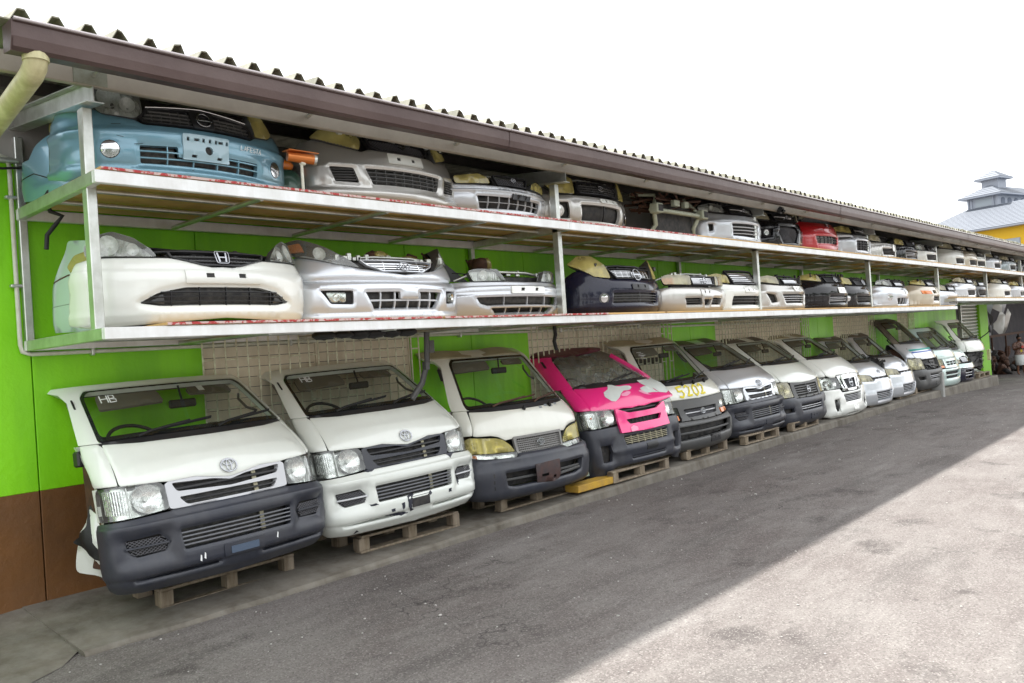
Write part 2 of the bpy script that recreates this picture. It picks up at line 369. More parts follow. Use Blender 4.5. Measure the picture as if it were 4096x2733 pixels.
        if th > 0:
            for li, lp in enumerate(loops):
                ro = off + (relief(lp[:, 0], lp[:, 1]) if relief else 0.)
                t1 = min(.004, th * .4) if soft else 0
                # rim: slightly inset back edges so panel edges read as rolled metal
                rings = [k.S.P(lp[:, 0], lp[:, 1], ro), k.S.P(lp[:, 0], lp[:, 1], ro - th)]
                n = len(lp); b = len(V); V += list(rings[0]) + list(rings[1])
                for i in range(n): F.append((b + i, b + n + i, b + n + (i + 1) % n, b + (i + 1) % n)); SM.append(True)
        return mesh(name, V, F, mat, parent or k.root, sm_mask=SM)
    def bar(k, name, pts, w_, d_, mat, off=0., parent=None, closed=False, res=None, mb=None, round_=False, on=False):
        res = res or k.res; P2 = [np.array(p, float) for p in pts]; o = []
        for i in range(len(P2) - (0 if closed else 1)):
            a, b = P2[i], P2[(i + 1) % len(P2)]; n = max(1, int(np.linalg.norm(b - a) / res + .5))
            for j in range(n): o.append(a + (b - a) * j / n)
        if not closed: o.append(P2[-1])
        o = np.array(o); n = len(o)
        bo = k.base(o[:, 0], o[:, 1]) if on else 0.
        off = off + bo; C = k.S.P(o[:, 0], o[:, 1], off); N = k.S.P(o[:, 0], o[:, 1], off + .01) - C; N /= np.linalg.norm(N, axis=1, keepdims=True) + 1e-12
        if closed: T = np.roll(C, -1, 0) - np.roll(C, 1, 0)
        else: T = np.gradient(C, axis=0) if n > 1 else N
        T /= np.linalg.norm(T, axis=1, keepdims=True) + 1e-12; B = np.cross(N, T)
        if round_: prof = [(math.cos(a) * .5, math.sin(a) * .5) for a in [i * math.pi / 3 for i in range(6)]]
        else: prof = [(-.5, -.5), (.5, -.5), (.5, .3), (.3, .5), (-.3, .5), (-.5, .3)]
        V = []; F = []; m_ = len(prof)
        for i in range(n):
            for a, b in prof: V.append(C[i] + B[i] * a * w_ + N[i] * b * d_)
        for i in range(n if closed else n - 1):
            j = (i + 1) % n
            for q in range(m_): F.append((i * m_ + q, i * m_ + (q + 1) % m_, j * m_ + (q + 1) % m_, j * m_ + q))
        if not closed: F += [tuple(range(m_))[::-1], tuple(range((n - 1) * m_, n * m_))]
        if mb is not None: mb.add(V, F, round_); return mb
        return mesh(name, V, F, mat, parent or k.root, smooth=False)
    def opening(k, poly, slats=3, vbars=0, mesh_=False, back=DARK, smat=None, depth=.05, sw=.012, name="grille", sd_=.02, soff=-.015, parent=None, back_z=None):
        """dark recess behind a hole in a panel, with its slats as sub-parts"""
        big = [((x - cx_) * 1.08 + cx_, (z - cz_) * 1.12 + cz_) for cx_, cz_ in [np.mean(poly, 0)] for x, z in poly]
        g = k.panel(name, big, back, off=-depth, th=0, parent=parent)
        if g is None: return None
        smat = smat or PLASTB; q = np.array(poly); z0, z1 = q[:, 1].min(), q[:, 1].max(); x0, x1 = q[:, 0].min(), q[:, 0].max()
        def hspan(z):
            xs = []
            for i in range(len(poly)):
                a, b = poly[i], poly[(i + 1) % len(poly)]
                if (a[1] > z) != (b[1] > z): xs.append(a[0] + (z - a[1]) / (b[1] - a[1]) * (b[0] - a[0]))
            return (min(xs), max(xs)) if xs else None
        def vspan(x):
            zs = []
            for i in range(len(poly)):
                a, b = poly[i], poly[(i + 1) % len(poly)]
                if (a[0] > x) != (b[0] > x): zs.append(a[1] + (x - a[0]) / (b[0] - a[0]) * (b[1] - a[1]))
            return (min(zs), max(zs)) if zs else None
        for i in range(slats):
            z = z0 + (z1 - z0) * (i + 1) / (slats + 1); h = hspan(z)
            if h: k.bar("slat", [(h[0], z), (h[1], z)], sw, sd_, smat, soff, g)
        for i in range(vbars):
            x = x0 + (x1 - x0) * (i + 1) / (vbars + 1); v = vspan(x)
            if v: k.bar("upright", [(x, v[0]), (x, v[1])], sw * .8, sd_, smat, soff - .004, g)
        if mesh_:
            mb = MB(); st = .028; t = x0 - (z1 - z0)
            while t < x1:
                for sgn in (1, -1):
                    a = []; 
                    for u in np.linspace(0, 1, 9):
                        z = z0 + (z1 - z0) * u; x = (t + (z - z0) * 1.4) if sgn > 0 else (t + (z1 - z) * 1.4)
                        h = hspan(z)
                        if h and h[0] < x < h[1]: a.append((x, z))
                    if len(a) > 1: k.bar("", [a[0], a[-1]], .0045, .006, smat, soff - .012, mb=mb, res=.5)
                t += st
            if mb.V: o = mb.build("mesh_insert", pm("grey grille mesh", (.10, .10, .11), .5), g); o["kind"] = "stuff"
        return g
    def lamp(k, poly, c, r, lens=LENS, turn=None, split=None, depth=.06, name="headlight", bowls=None, hous=None, flutes=None, bulge=0.):
        RF_ = REFL if bulge else REFLV; hous = hous or (HOUS if bulge else HOUSV); lens = LENSV if (lens is LENS and not bulge) else lens
        poly = rnd(poly, .02); zm = min(p[1] for p in poly); bf = (lambda x, z: bulge * np.clip(z - zm, 0, 9)) if bulge else None
        h = k.panel(name, poly, hous or HOUS, off=-depth, th=0, relief=bf)
        if h is None: return
        # bezel wall
        q = dens(poly, k.res); bz = bulge * (q[:, 1] - zm); a = k.S.P(q[:, 0], q[:, 1], -depth); b = k.S.P(q[:, 0], q[:, 1], .003 + bz); n = len(q)
        mesh("bezel", list(a) + list(b), [(i, (i + 1) % n, n + (i + 1) % n, n + i) for i in range(n)], PLASTG, h, smooth=True)
        for (cx, cz, rr) in ([(c[0], c[1], r)] if bowls is None else bowls):
            ring = [p for p in ell(cx, cz, rr, rr, 16)]
            ring = [p for p in ring if inside(np.array([p]), poly)[0]] if sum(inside(np.array(ring), poly)) > 5 else ring
            rel = lambda x, z, cx=cx, cz=cz, rr=rr: .045 * np.minimum(1, ((x - cx) ** 2 + (z - cz) ** 2) / rr ** 2) + bulge * np.clip(z - zm, 0, 9)
            k.panel("reflector", ring, RF_, off=-depth + .006, th=0, parent=h, relief=rel, res=.02)
            k.panel("bulb", ell(cx, cz, rr * .16, rr * .16, 8), HOUS, off=-depth + .03, th=.02, parent=h, res=.03)
        if split: 
            for sx in split: k.bar("divider", [(sx, min(p[1] for p in poly) + .005), (sx, max(p[1] for p in poly) - .012)], .008, .04, HOUS, -.03, h)
        if flutes:
            mb = MB()
            for a_ in np.linspace(flutes[0], flutes[1], 9): k.bar("", [(a_, flutes[2]), (a_, flutes[3])], .010, .03, REFL, -depth + .012, mb=mb)
            mb.build("fluted_reflector", REFLV, h)
        if turn: k.panel("indicator", rnd(turn, .01), AMBER, off=-.02, th=.02, parent=h, relief=bf)
        k.panel("lens", poly, lens, off=.006, th=.01, parent=h, relief=bf)
        return h
    def text(k, s, x, z, hgt, mat, name="lettering", slant=0., wdt=.55, lw=.008, off=.009, jit=0.):
        mb = MB(); cx = x
        for ch in s:
            for st in GL.get(ch, []):
                p = [(cx + (a * wdt + slant * b) * hgt + R.uniform(-jit, jit), z + b * hgt + R.uniform(-jit, jit)) for a, b in st]
                k.bar("", p, lw, .003, mat, off, mb=mb, on=True)
            cx += hgt * (wdt + .25)
        if mb.V: return mb.build(name, mat, k.root)
    def emblem(k, kind, x, z, r, mat=None, off=.012):
        mat = mat or pm("emblem chrome", (.42, .43, .45), .22, 1.0); mb = MB()
        def loop(p, w_=.008): k.bar("", p, w_, .008, mat, off, closed=True, mb=mb, res=.02, on=True)
        def ln(p, w_=.01): k.bar("", p, w_, .008, mat, off, mb=mb, res=.02, on=True)
        if kind == 'T':
            loop(ell(x, z, r, r * .7, 18), r * .16); loop(ell(x, z - r * .05, r * .28, r * .6, 14), r * .12); loop(ell(x, z + r * .30, r * .68, r * .30, 14), r * .12)
        elif kind == 'N':
            loop(ell(x, z, r, r * .92, 18), r * .2); ln([(x - r * 1.15, z), (x + r * 1.15, z)], r * .34)
        elif kind == 'H':
            loop(rnd([(x - r, z + r * .75), (x - r * .8, z - r * .75), (x + r * .8, z - r * .75), (x + r, z + r * .75)], r * .3), r * .12)
            ln([(x - r * .58, z + r * .6), (x - r * .42, z - r * .6)], r * .24); ln([(x + r * .58, z + r * .6), (x + r * .42, z - r * .6)], r * .24); ln([(x - r * .45, z), (x + r * .45, z)], r * .2)
        elif kind == 'S':
            ln([(x + r * .8, z + r * .5), (x, z + r), (x - r * .8, z + r * .3), (x + r * .8, z - r * .3), (x, z - r), (x - r * .8, z - r * .5)], r * .35)
        elif kind == 'O':
            loop(ell(x, z, r, r * .55, 16), r * .2); ln([(x - r * .5, z), (x + r * .5, z)], r * .2)
        elif kind == 'W':
            loop(ell(x, z, r, r * .6, 16), r * .14); ln([(x - r * .5, z - r * .2), (x, z + r * .3), (x + r * .5, z - r * .2)], r * .2)
        return mb.build("emblem", mat, k.root)
    def plate(k, x0, x1, z0, z1, mat, holes=True, off=.012):
        hs = []
        if holes:
            w_ = (x1 - x0); cz = (z0 + z1) / 2
            hs = [rect(x0 + w_ * .24, x0 + w_ * .34, cz - .012, cz + .018), rect(x1 - w_ * .34, x1 - w_ * .24, cz - .012, cz + .018)]
        g = k.panel("plate_holder", rnd(rect(x0, x1, z0, z1), .008), mat, holes=hs, off=off, th=.012)
        for h in hs: k.panel("slot", [(a, b) for a, b in h], DARK, off=off - .009, th=0, parent=g)
        return g
GL = {'H': [[(0, 0), (0, 1)], [(0, .5), (1, .55)], [(1, 0), (1, 1)]], 'B': [[(0, 0), (0, 1), (.7, .95), (.75, .6), (0, .52), (.9, .4), (.85, .05), (0, 0)]],
 '5': [[(.95, 1), (.1, 1), (.15, .58), (.75, .6), (.85, .25), (.5, 0), (.05, .08)]], '2': [[(0, .85), (.5, 1), (.85, .8), (.6, .4), (.05, .02), (1, .08)]],
 '0': [[(.5, 1), (.1, .75), (.1, .25), (.5, 0), (.9, .25), (.9, .75), (.5, 1)]], 'L': [[(0, 1), (0, 0), (.8, 0)]], 'A': [[(0, 0), (.5, 1), (1, 0)], [(.2, .4), (.8, .4)]],
 'F': [[(0, 0), (0, 1), (.9, 1)], [(0, .5), (.7, .5)]], 'E': [[(.9, 1), (0, 1), (0, 0), (.9, 0)], [(0, .5), (.7, .5)]], 'S': [[(.9, .9), (.1, .9), (.1, .5), (.9, .5), (.9, .05), (.1, .05)]],
 'T': [[(.5, 0), (.5, 1)], [(0, 1), (1, 1)]], 'w': [[(0, .6), (.25, 0), (.5, .5), (.75, 0), (1, .6)]], 'i': [[(.5, 0), (.5, .6)]], 'f': [[(.9, 1), (.5, .9), (.5, 0)], [(.2, .55), (.8, .55)]],
 't': [[(.5, .9), (.5, 0), (.9, 0)], [(.2, .6), (.9, .6)]], 'm': [[(0, 0), (0, .6), (.4, .5), (.5, 0)], [(.5, .5), (.9, .5), (1, 0)]], 'l': [[(.3, 0), (.3, 1)]], 'a': [[(.8, .5), (.2, .5), (.1, .1), (.7, .1), (.85, 0)]], ' ': []}

# ------------------------------------------------------------------ ground
def gz(x):
    return 0. if x < 19 else (-(x - 19) * .03 if x < 36 else -.51)
def asphalt():
    mt = bpy.data.materials.new("old asphalt"); mt.use_nodes = True; t = mt.node_tree; L = t.links; b = t.nodes["Principled BSDF"]
    tc = t.nodes.new("ShaderNodeTexCoord"); b.inputs["Roughness"].default_value = .85; b.inputs["Specular IOR Level"].default_value = .3
    def nz(sc, det=4, rough=.6, stretch=None):
        q = t.nodes.new("ShaderNodeTexNoise"); q.inputs["Scale"].default_value = sc; q.inputs["Detail"].default_value = det; q.inputs["Roughness"].default_value = rough
        if stretch:
            mp = t.nodes.new("ShaderNodeMapping"); mp.inputs["Scale"].default_value = stretch; L.new(tc.outputs["Object"], mp.inputs[0]); L.new(mp.outputs[0], q.inputs["Vector"])
        else: L.new(tc.outputs["Object"], q.inputs["Vector"])
        return q.outputs[0]
    def rng(s, a, b_, c=0., d=1.):
        r = t.nodes.new("ShaderNodeMapRange"); r.inputs[1].default_value = a; r.inputs[2].default_value = b_; r.inputs[3].default_value = c; r.inputs[4].default_value = d; L.new(s, r.inputs[0]); return r.outputs[0]
    def mixc(f, a, b_):
        x = t.nodes.new("ShaderNodeMixRGB")
        L.new(f, x.inputs[0])
        for i, v in ((1, a), (2, b_)):
            if isinstance(v, tuple): x.inputs[i].default_value = (*v, 1)
            else: L.new(v, x.inputs[i])
        return x.outputs[0]
    c = mixc(rng(nz(.55, 6), .35, .68), (.118, .100, .093), (.170, .154, .144))
    c = mixc(rng(nz(3.2, 8, .7, (.6, 1.6, 1)), .44, .70, 0, .7), c, (.21, .195, .18))
    c = mixc(rng(nz(1.0, 6, .7, (.35, 1.6, 1)), .50, .66, 0, .6), c, (.075, .066, .062))
    c = mixc(rng(nz(1.3, 5, .65), .58, .68, 0, .8), c, (.062, .053, .050))
    c = mixc(rng(nz(.9, 7, .72, (.3, 1.2, 1)), .56, .66, 0, .5), c, (.26, .245, .23))
    c = mixc(rng(nz(5.5, 4, .6), .66, .72, 0, .7), c, (.055, .048, .045))
    vo = t.nodes.new("ShaderNodeTexVoronoi"); vo.inputs["Scale"].default_value = 115; L.new(tc.outputs["Object"], vo.inputs[0])
    bw = t.nodes.new("ShaderNodeRGBToBW"); L.new(vo.outputs["Color"], bw.inputs[0])
    c = mixc(rng(bw.outputs[0], .66, .92, 0, .55), c, (.33, .31, .285))
    c = mixc(rng(bw.outputs[0], .36, .15, 0, .5), c, (.055, .047, .043))
    c = mixc(rng(nz(38, 3, .7), .68, .74, 0, .85), c, (.42, .40, .37))
    # cracks in a few zones
    v2 = t.nodes.new("ShaderNodeTexVoronoi"); v2.feature = 'DISTANCE_TO_EDGE'; v2.inputs["Scale"].default_value = 2.6
    dn = t.nodes.new("ShaderNodeTexNoise"); dn.inputs["Scale"].default_value = 5; dn.inputs["Detail"].default_value = 5; L.new(tc.outputs["Object"], dn.inputs["Vector"])
    mx = t.nodes.new("ShaderNodeMixRGB"); mx.inputs[0].default_value = .22; L.new(tc.outputs["Object"], mx.inputs[1]); L.new(dn.outputs["Color"], mx.inputs[2]); L.new(mx.outputs[0], v2.inputs[0])
    cr_ = rng(v2.outputs["Distance"], .0, .014, .8, 0)
    mk = rng(nz(.36, 2), .61, .68)
    mm = t.nodes.new("ShaderNodeMath"); mm.operation = 'MULTIPLY'; L.new(cr_, mm.inputs[0]); L.new(mk, mm.inputs[1])
    c = mixc(mm.outputs[0], c, (.02, .018, .017))
    L.new(c, b.inputs["Base Color"])
    bp = t.nodes.new("ShaderNodeBump"); bp.inputs["Strength"].default_value = .75; bp.inputs["Distance"].default_value = .012
    ad = t.nodes.new("ShaderNodeMath"); ad.operation = 'ADD'; L.new(bw.outputs[0], ad.inputs[0]); L.new(nz(22, 6, .75), ad.inputs[1])
    L.new(ad.outputs[0], bp.inputs["Height"]); L.new(bp.outputs[0], b.inputs["Normal"])
    return mt
xs = [-400, -60, -15] + list(range(-10, 46, 1)) + [60, 120, 500]; ys = [-400, -60, -20, -10, -5, -2, 0, .25, 2, 6, 20, 80, 400]
V = [(x, y, gz(x)) for y in ys for x in xs]; nx = len(xs)
F = [(j * nx + i, j * nx + i + 1, (j + 1) * nx + i + 1, (j + 1) * nx + i) for j in range(len(ys) - 1) for i in range(nx - 1)]
g = mesh("ground", V, F, asphalt()); g["kind"] = "structure"
# concrete apron near the left end of the plinth, broken edge
ap = [(-6, 2.0), (1.83, 2.0)] + [(1.90 + R.uniform(-.01, .01) - max(0, .45 - y) * .9, y) for y in np.arange(1.45, .15, -.1)] + [(1.45, .1), (1.38, -.05), (1.2, .0), (1.0, -.22), (.7, -.15), (.3, -.4), (-.5, -.5), (-6, -.6)]
mb = MB(); mb.add([(x, y, .004 + max(0, min(1, (y - .3) / 1.2)) * .112) for x, y in dens(ap, .15)], [])
n_ = len(mb.V); ctr = (-1.5, .8, .004); V = list(mb.V) + [ctr]
vo, eo, fo, _, _, _ = delaunay_2d_cdt([Vector((a[0], a[1])) for a in mb.V], [(i, (i + 1) % n_) for i in range(n_)], [], 1, 1e-5)
o = mesh("concrete_apron", [(v.x, v.y, .004 + max(0, min(1, (v.y - .3) / 1.2)) * .112) for v in vo], fo, CONC); o["kind"] = "structure"
for p in o.data.polygons:
    if p.normal.z < 0: p.flip()
# plinth the vans stand on, rough poured edge
mb = MB(); px = list(np.arange(1.87, 26.6, .25)); V = []
for i, x in enumerate(px):
    zt = .03 + .085 * min(1, max(0, x - 3) / 6) - max(0, x - 22) * .012; e = .30 + R.uniform(-.014, .014); zb = gz(x) - .1
    V += [(x, e - .02 + R.uniform(-.02, .01), zb), (x, e + R.uniform(-.006, .006), zt - .022), (x, e + .022 + R.uniform(-.004, .004), zt), (x, 1.5, max(zt + .03, .12))]
F = []
for i in range(len(px) - 1):
    for k in range(3): F.append((i * 4 + k, (i + 1) * 4 + k, (i + 1) * 4 + k + 1, i * 4 + k + 1))
F += [(0, 1, 2, 3), tuple((len(px) - 1) * 4 + k for k in (3, 2, 1, 0))]
o = mesh("concrete_plinth", V, F, CONC); o["kind"] = "structure"
def plz(x): return .03 + .085 * min(1, max(0, x - 3) / 6) - max(0, x - 22) * .012
o = box("painted_road_line", (26.9, 40, -.35, -.12, -.51, -.5), pm("white road paint", (.75, .75, .72), .7)); o["kind"] = "structure"
o.data = mesh("tmp", [(x, y, gz(x) + .005) for x in np.arange(26.9, 40, .8) for y in (-.62, -.40)], [(2 * i, 2 * i + 2, 2 * i + 3, 2 * i + 1) for i in range(16)], MATS["white road paint"]).data
bpy.data.objects.remove(bpy.data.objects["tmp"])
for p in o.data.polygons:
    if p.normal.z < 0: p.flip()
# little loose stones and litter on the ground
mb = MB()
for i in range(420):
    x = R.uniform(1.5, 22); y = .2 - abs(R.gauss(0, 1.6)) if R.random() < .7 else R.uniform(-4.5, 0)
    if y > .2: continue
    s = R.uniform(.004, .011) * (1 + .6 * (R.random() < .1)); mb.ball((x, y, gz(x) + s * .4), (s, s * R.uniform(.6, 1.2), s * .5), 5, 3, .2)
o = mb.build("loose_gravel", pm("pale grit", (.45, .43, .40), .9)); o["kind"] = "stuff"

# ------------------------------------------------------------------ the shop building
FL = Flat()
bld = thing("shop_building", "long lime green and brown single storey shop wall with corrugated roof and brown gutter", "building", (0, 0, 0))
wk = Kit(None, bld)
WY = 1.5
wins = [(3.36, 5.70), (7.62, 10.72), (12.38, 15.88), (17.55, 19.70), (21.8, 22.7)]
WZ0, WZ1 = .98, 2.02
cuts = [-8, 2.035] + [v for w_ in wins for v in w_] + [27.3]
seams = [-8, 2.035, 3.36, 5.70, 6.62, 7.62, 10.72, 11.55, 12.38, 15.88, 16.7, 17.55, 19.70, 20.6, 21.8, 22.7, 25.0, 27.3]
for a, b in zip(seams[:-1], seams[1:]):
    iswin = any(abs(a - w_[0]) < .01 for w_ in wins)
    g0 = .004
    if iswin:
        box("wall_panel", (a + g0, b - g0, WY, WY + .18, WZ1, 3.36), GREEN, bld, .004); box("wall_panel", (a + g0, b - g0, WY, WY + .18, .932, WZ0), GREEN, bld, .004)
    else: box("wall_panel", (a + g0, b - g0, WY, WY + .18, .932, 3.36), GREEN, bld, .004)
    box("lower_wall_panel", (a + g0, b - g0, WY - .003, WY + .18, -.7, .932), BROWN, bld, .004)
box("wall_core", (-8, 27.3, WY + .10, WY + .2, -.7, 3.36), pm("mortar joint", (.05, .07, .02), .9), bld).location.y = .09
box("ring_beam", (-8, 44, WY - .01, WY + .2, 3.362, 3.80), pm("grey rendered beam", (.38, .37, .35), .8, n=(3, .5, (.28, .27, .26))), bld)
for w0, w1 in wins:
    fr = MB(); n = max(1, round((w1 - w0) / 1.12)); pw = (w1 - w0) / n
    fr.box(w0, w1, WY + .01, WY + .05, WZ1 - .03, WZ1); fr.box(w0, w1, WY + .01, WY + .05, WZ0, WZ0 + .03)
    for i in range(n + 1): fr.box(w0 + i * pw - (.02 if i else 0), w0 + i * pw + (.02 if i < n else 0), WY + .012, WY + .055, WZ0, WZ1)
    f = fr.build("louvre_window", TILE, bld)
    bl = None
    for i in range(n):
        k = 0; z = WZ0 + .03
        while z < WZ1 - .04:
            tl = R.uniform(-.006, .006) + (.02 if (w0 > 17 and z > 1.5) else 0); zt = min(z + .088, WZ1 - .032)
            q = MB(); prism(q, [(WY + .024, z), (WY + .030 + tl, zt), (WY + .040 + tl, zt), (WY + .034, z)], 0, w0 + i * pw + .022, w0 + (i + 1) * pw - .022)
            if R.random() < .992: q.build("louvre_blade", TILE, f)
            z += .0925
    box("window_backing", (w0, w1, WY + .07, WY + .09, WZ0, WZ1), DARK, f)
    # rebar security grille standing just proud of the wall
    gr = MB(); gr.tube([(w0 - .05, WY - .10, WZ1 + .03), (w1 + .12, WY - .10, WZ1 + .03)], .009, 6); gr.tube([(w0 - .05, WY - .10, WZ0 - .15), (w1 + .12, WY - .10, WZ0 - .15)], .009, 6)
    g = gr.build("security_grille", GRILW, bld); x = w0 - .05; k = 0
    bar_me = None
    while x < w1 + .13:
        jj = R.uniform(-.004, .004)
        q = MB().tube([(x, WY - .10, WZ0 - .15), (x + jj, WY - .10, 1.5), (x, WY - .10, WZ1 + .03)], .0085, 6).build("grille_bar", GRILW, g)
        if k % 2 == 0:
            for zz in (1.82, 1.40): MB().tube([(x, WY - .10, zz), (x + .105, WY - .10, zz)], .008, 6).build("grille_bar", GRILW, g)
        x += .105; k += 1
# conduit on the wall
q = MB(); q.tube([(-3, 1.46, 3.41), (1.88, 1.46, 3.41), (1.94, 1.46, 3.39), (1.955, 1.46, 3.33), (1.955, 1.46, 2.02), (1.965, 1.46, 1.965), (2.02, 1.46, 1.945), (6, 1.46, 1.955), (15.8, 1.46, 1.90)], .016, 8)
cd = q.build("conduit", PIPEW, bld)
for x in (2.45, 4.2, 6.4, 8.2, 10.0, 12.5): box("clamp", (x - .012, x + .012, 1.43, 1.49, 1.915, 1.985), STEEL, cd)
for z in (2.45, 3.1): box("clamp", (1.915, 1.995, 1.44, 1.49, z - .012, z + .012), STEEL, cd)
# far end: dark gap, roller shutter, green column, open bay
box("dark_jamb", (27.3, 27.84, WY + .05, WY + .25, -.6, 3.36), DARK, bld)
sh = box("shutter_frame", (27.80, 27.86, WY - .02, WY + .1, -.6, 3.0), STEEL, bld)
z = -.5
slat = None
while z < 3.0:
    if slat is None:
        q = MB(); prism(q, [(WY + .06, 0), (WY + .0, .03), (WY - .005, .055), (WY + .03, .095), (WY + .06, .10)], 0, 27.87, 29.85); slat = q.build("shutter_slat", STEEL, sh); slat.location.z = z
    else:
        c_ = slat.copy(); COL.objects.link(c_); c_.parent = sh; c_.location.z = z
    z += .104
box("column", (29.87, 30.95, WY - .06, WY + .4, -.7, 3.36), GREENF, bld, .01)
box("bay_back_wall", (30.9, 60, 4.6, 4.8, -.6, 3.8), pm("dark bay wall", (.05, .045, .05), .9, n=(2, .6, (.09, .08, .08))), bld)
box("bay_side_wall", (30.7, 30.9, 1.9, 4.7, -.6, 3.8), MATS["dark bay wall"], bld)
box("bay_column", (44.2, 45.0, WY - .06, WY + .4, -.7, 3.36), GREENF, bld, .01)
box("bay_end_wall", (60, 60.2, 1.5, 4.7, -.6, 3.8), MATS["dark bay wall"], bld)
# roof: corrugated sheets, each a part
SL = .113; X0r = 1.30; pitch = .178
shp = [(0, .0), (.026, .0), (.066, .070), (.104, .070), (.144, 0), (.178, 0)]
def sheet_mesh():
    pts = []
    for k in range(4): pts += [(k * pitch + a, b) for a, b in shp[:-1]]
    pts.append((4 * pitch, 0)); V = []; F = []; n = len(pts)
    for j, y in enumerate((-.24, 2.0, 8.5)):
        for a, b in pts: V.append((a, y, 3.752 + (y + .24) * SL + b))
    for a, b in pts: V.append((a, -.24, 3.743 + b))
    for a, b in pts: V.append((a, 8.5, 3.742 + 8.74 * SL + b))
    for j in range(2):
        for i in range(n - 1): F.append((j * n + i, j * n + i + 1, (j + 1) * n + i + 1, (j + 1) * n + i))
    for i in range(n - 1): F.append((3 * n + i + 1, 3 * n + i, 4 * n + i, 4 * n + i + 1)); F.append((3 * n + i, 3 * n + i + 1, i + 1, i))
    return V, F
V, F = sheet_mesh(); rs = mesh("roof_sheet", V, F, ROOFSH, bld); rs.location.x = X0r; k = 1; vars_ = [rs.data]
for q_ in range(5):
    me_ = rs.data.copy(); vars_.append(me_); J_ = {}
    for v in me_.vertices:
        if v.co.y < 0 and .01 < v.co.x < .70:
            key = round(v.co.x, 3); J_.setdefault(key, (R.uniform(-.008, .008), R.uniform(-.010, .006), R.uniform(-.012, .010)))
            v.co += Vector(J_[key])
while X0r + k * 4 * pitch < 62:
    c_ = rs.copy(); c_.data = R.choice(vars_); COL.objects.link(c_); c_.parent = bld; c_.location = (X0r + k * 4 * pitch, R.uniform(-.012, .004), R.uniform(0, .004)); k += 1
box("roof_back_wall", (-8, 62, 8.2, 8.5, -.6, 4.6), CONCL, bld)
mb = MB(); prism(mb, [(-.30, 3.64), (-.26, 3.86), (.0, 3.85), (.0, 3.66)], 0, 1.22, 1.31); mb.build("roof_flashing", PLASTB, bld)
for y in (.55, 1.15, 2.4, 4.2, 6.0): box("purlin", (1.4, 60, y, y + .05, 3.65 + (y + .24) * SL, 3.742 + (y + .24) * SL), ROOFU, bld)
# gutter in lengths with lapped joints
def gutter(a, b, lap):
    y0, y1 = -.39 - lap, -.245
    prof = [(y1, 3.69), (y1, 3.542), (y0 + .035, 3.530), (y0 + .012, 3.548), (y0, 3.60), (y0 - .006, 3.672), (y0 - .018, 3.678), (y0 - .018, 3.697), (y0 + .012, 3.697), (y0 + .012, 3.689)]
    inn = [(p[0] + (.003 if p[0] < -.3 else -.003), p[1] + .003) for p in prof][::-1]
    mb = MB(); po = prof + inn; n = len(po)
    xs_ = np.linspace(a, b, 8); V = []
    for x in xs_:
        sag = R.uniform(-.003, .003)
        V += [(x, y, z + sag) for y, z in po]
    F = [(i * n + k, i * n + (k + 1) % n, (i + 1) * n + (k + 1) % n, (i + 1) * n + k) for i in range(7) for k in range(n)]
    mb.add(V, F); g_ = mb.build("gutter", GUTTER, bld); MB().tube([(a, y0 - .020, 3.69), (b, y0 - .020, 3.69)], .011, 8).build("gutter_lip", pm("gutter lip sky glint", (.42, .38, .38), .25, .6), g_); return g_  # added lip bar, coloured paler than the gutter to paint in its sky reflection
gx = 1.47; k = 0
while gx < 60: gutter(gx, min(gx + 3.93, 60) + .06, .004 * (k % 2)); gx += 3.93; k += 1
mb = MB(); prism(mb, [(-.245, 3.69), (-.245, 3.542), (-.355, 3.530), (-.39, 3.60), (-.40, 3.69)], 0, 1.462, 1.470); mb.build("gutter_end_cap", GUTTER, bld)
dp = MB().tube([(1.60, -.31, 3.60), (1.60, -.31, 3.53), (1.60, -.29, 3.485), (1.60, -.22, 3.455), (1.60, -.10, 3.435), (1.60, .9, 3.27), (1.60, 1.40, 3.18)], .062, 16).build("downpipe", PIPEC, bld)
MB().tube([(1.60, -.31, 3.56), (1.60, -.31, 3.51)], .068, 16).build("pipe_collar", PIPEC, dp)
MB().tube([(-3, 1.40, 3.36), (2.0, 1.40, 3.36)], .02, 8).build("steel_pipe", STEEL, bld)
# eave beam along the front
mb = MB(); mb.box(1.2, 60, -.005, .045, 3.535, 3.66); mb.build("eave_beam", pm("dusty steel beam", (.44, .40, .33), .5, .35, n=(2.5, .6, (.30, .27, .22)), bump=(30, .2, .004)), bld)
x = 2.02
while x < 45:
    MB().tube([(x, -.24, 3.66), (x, .0, 3.60)], .016, 6).build("gutter_strut", STEEL, bld); x += 1.535
box("weld_plate", (1.90, 2.10, -.012, -.004, 3.54, 3.65), RUSTW, bld)

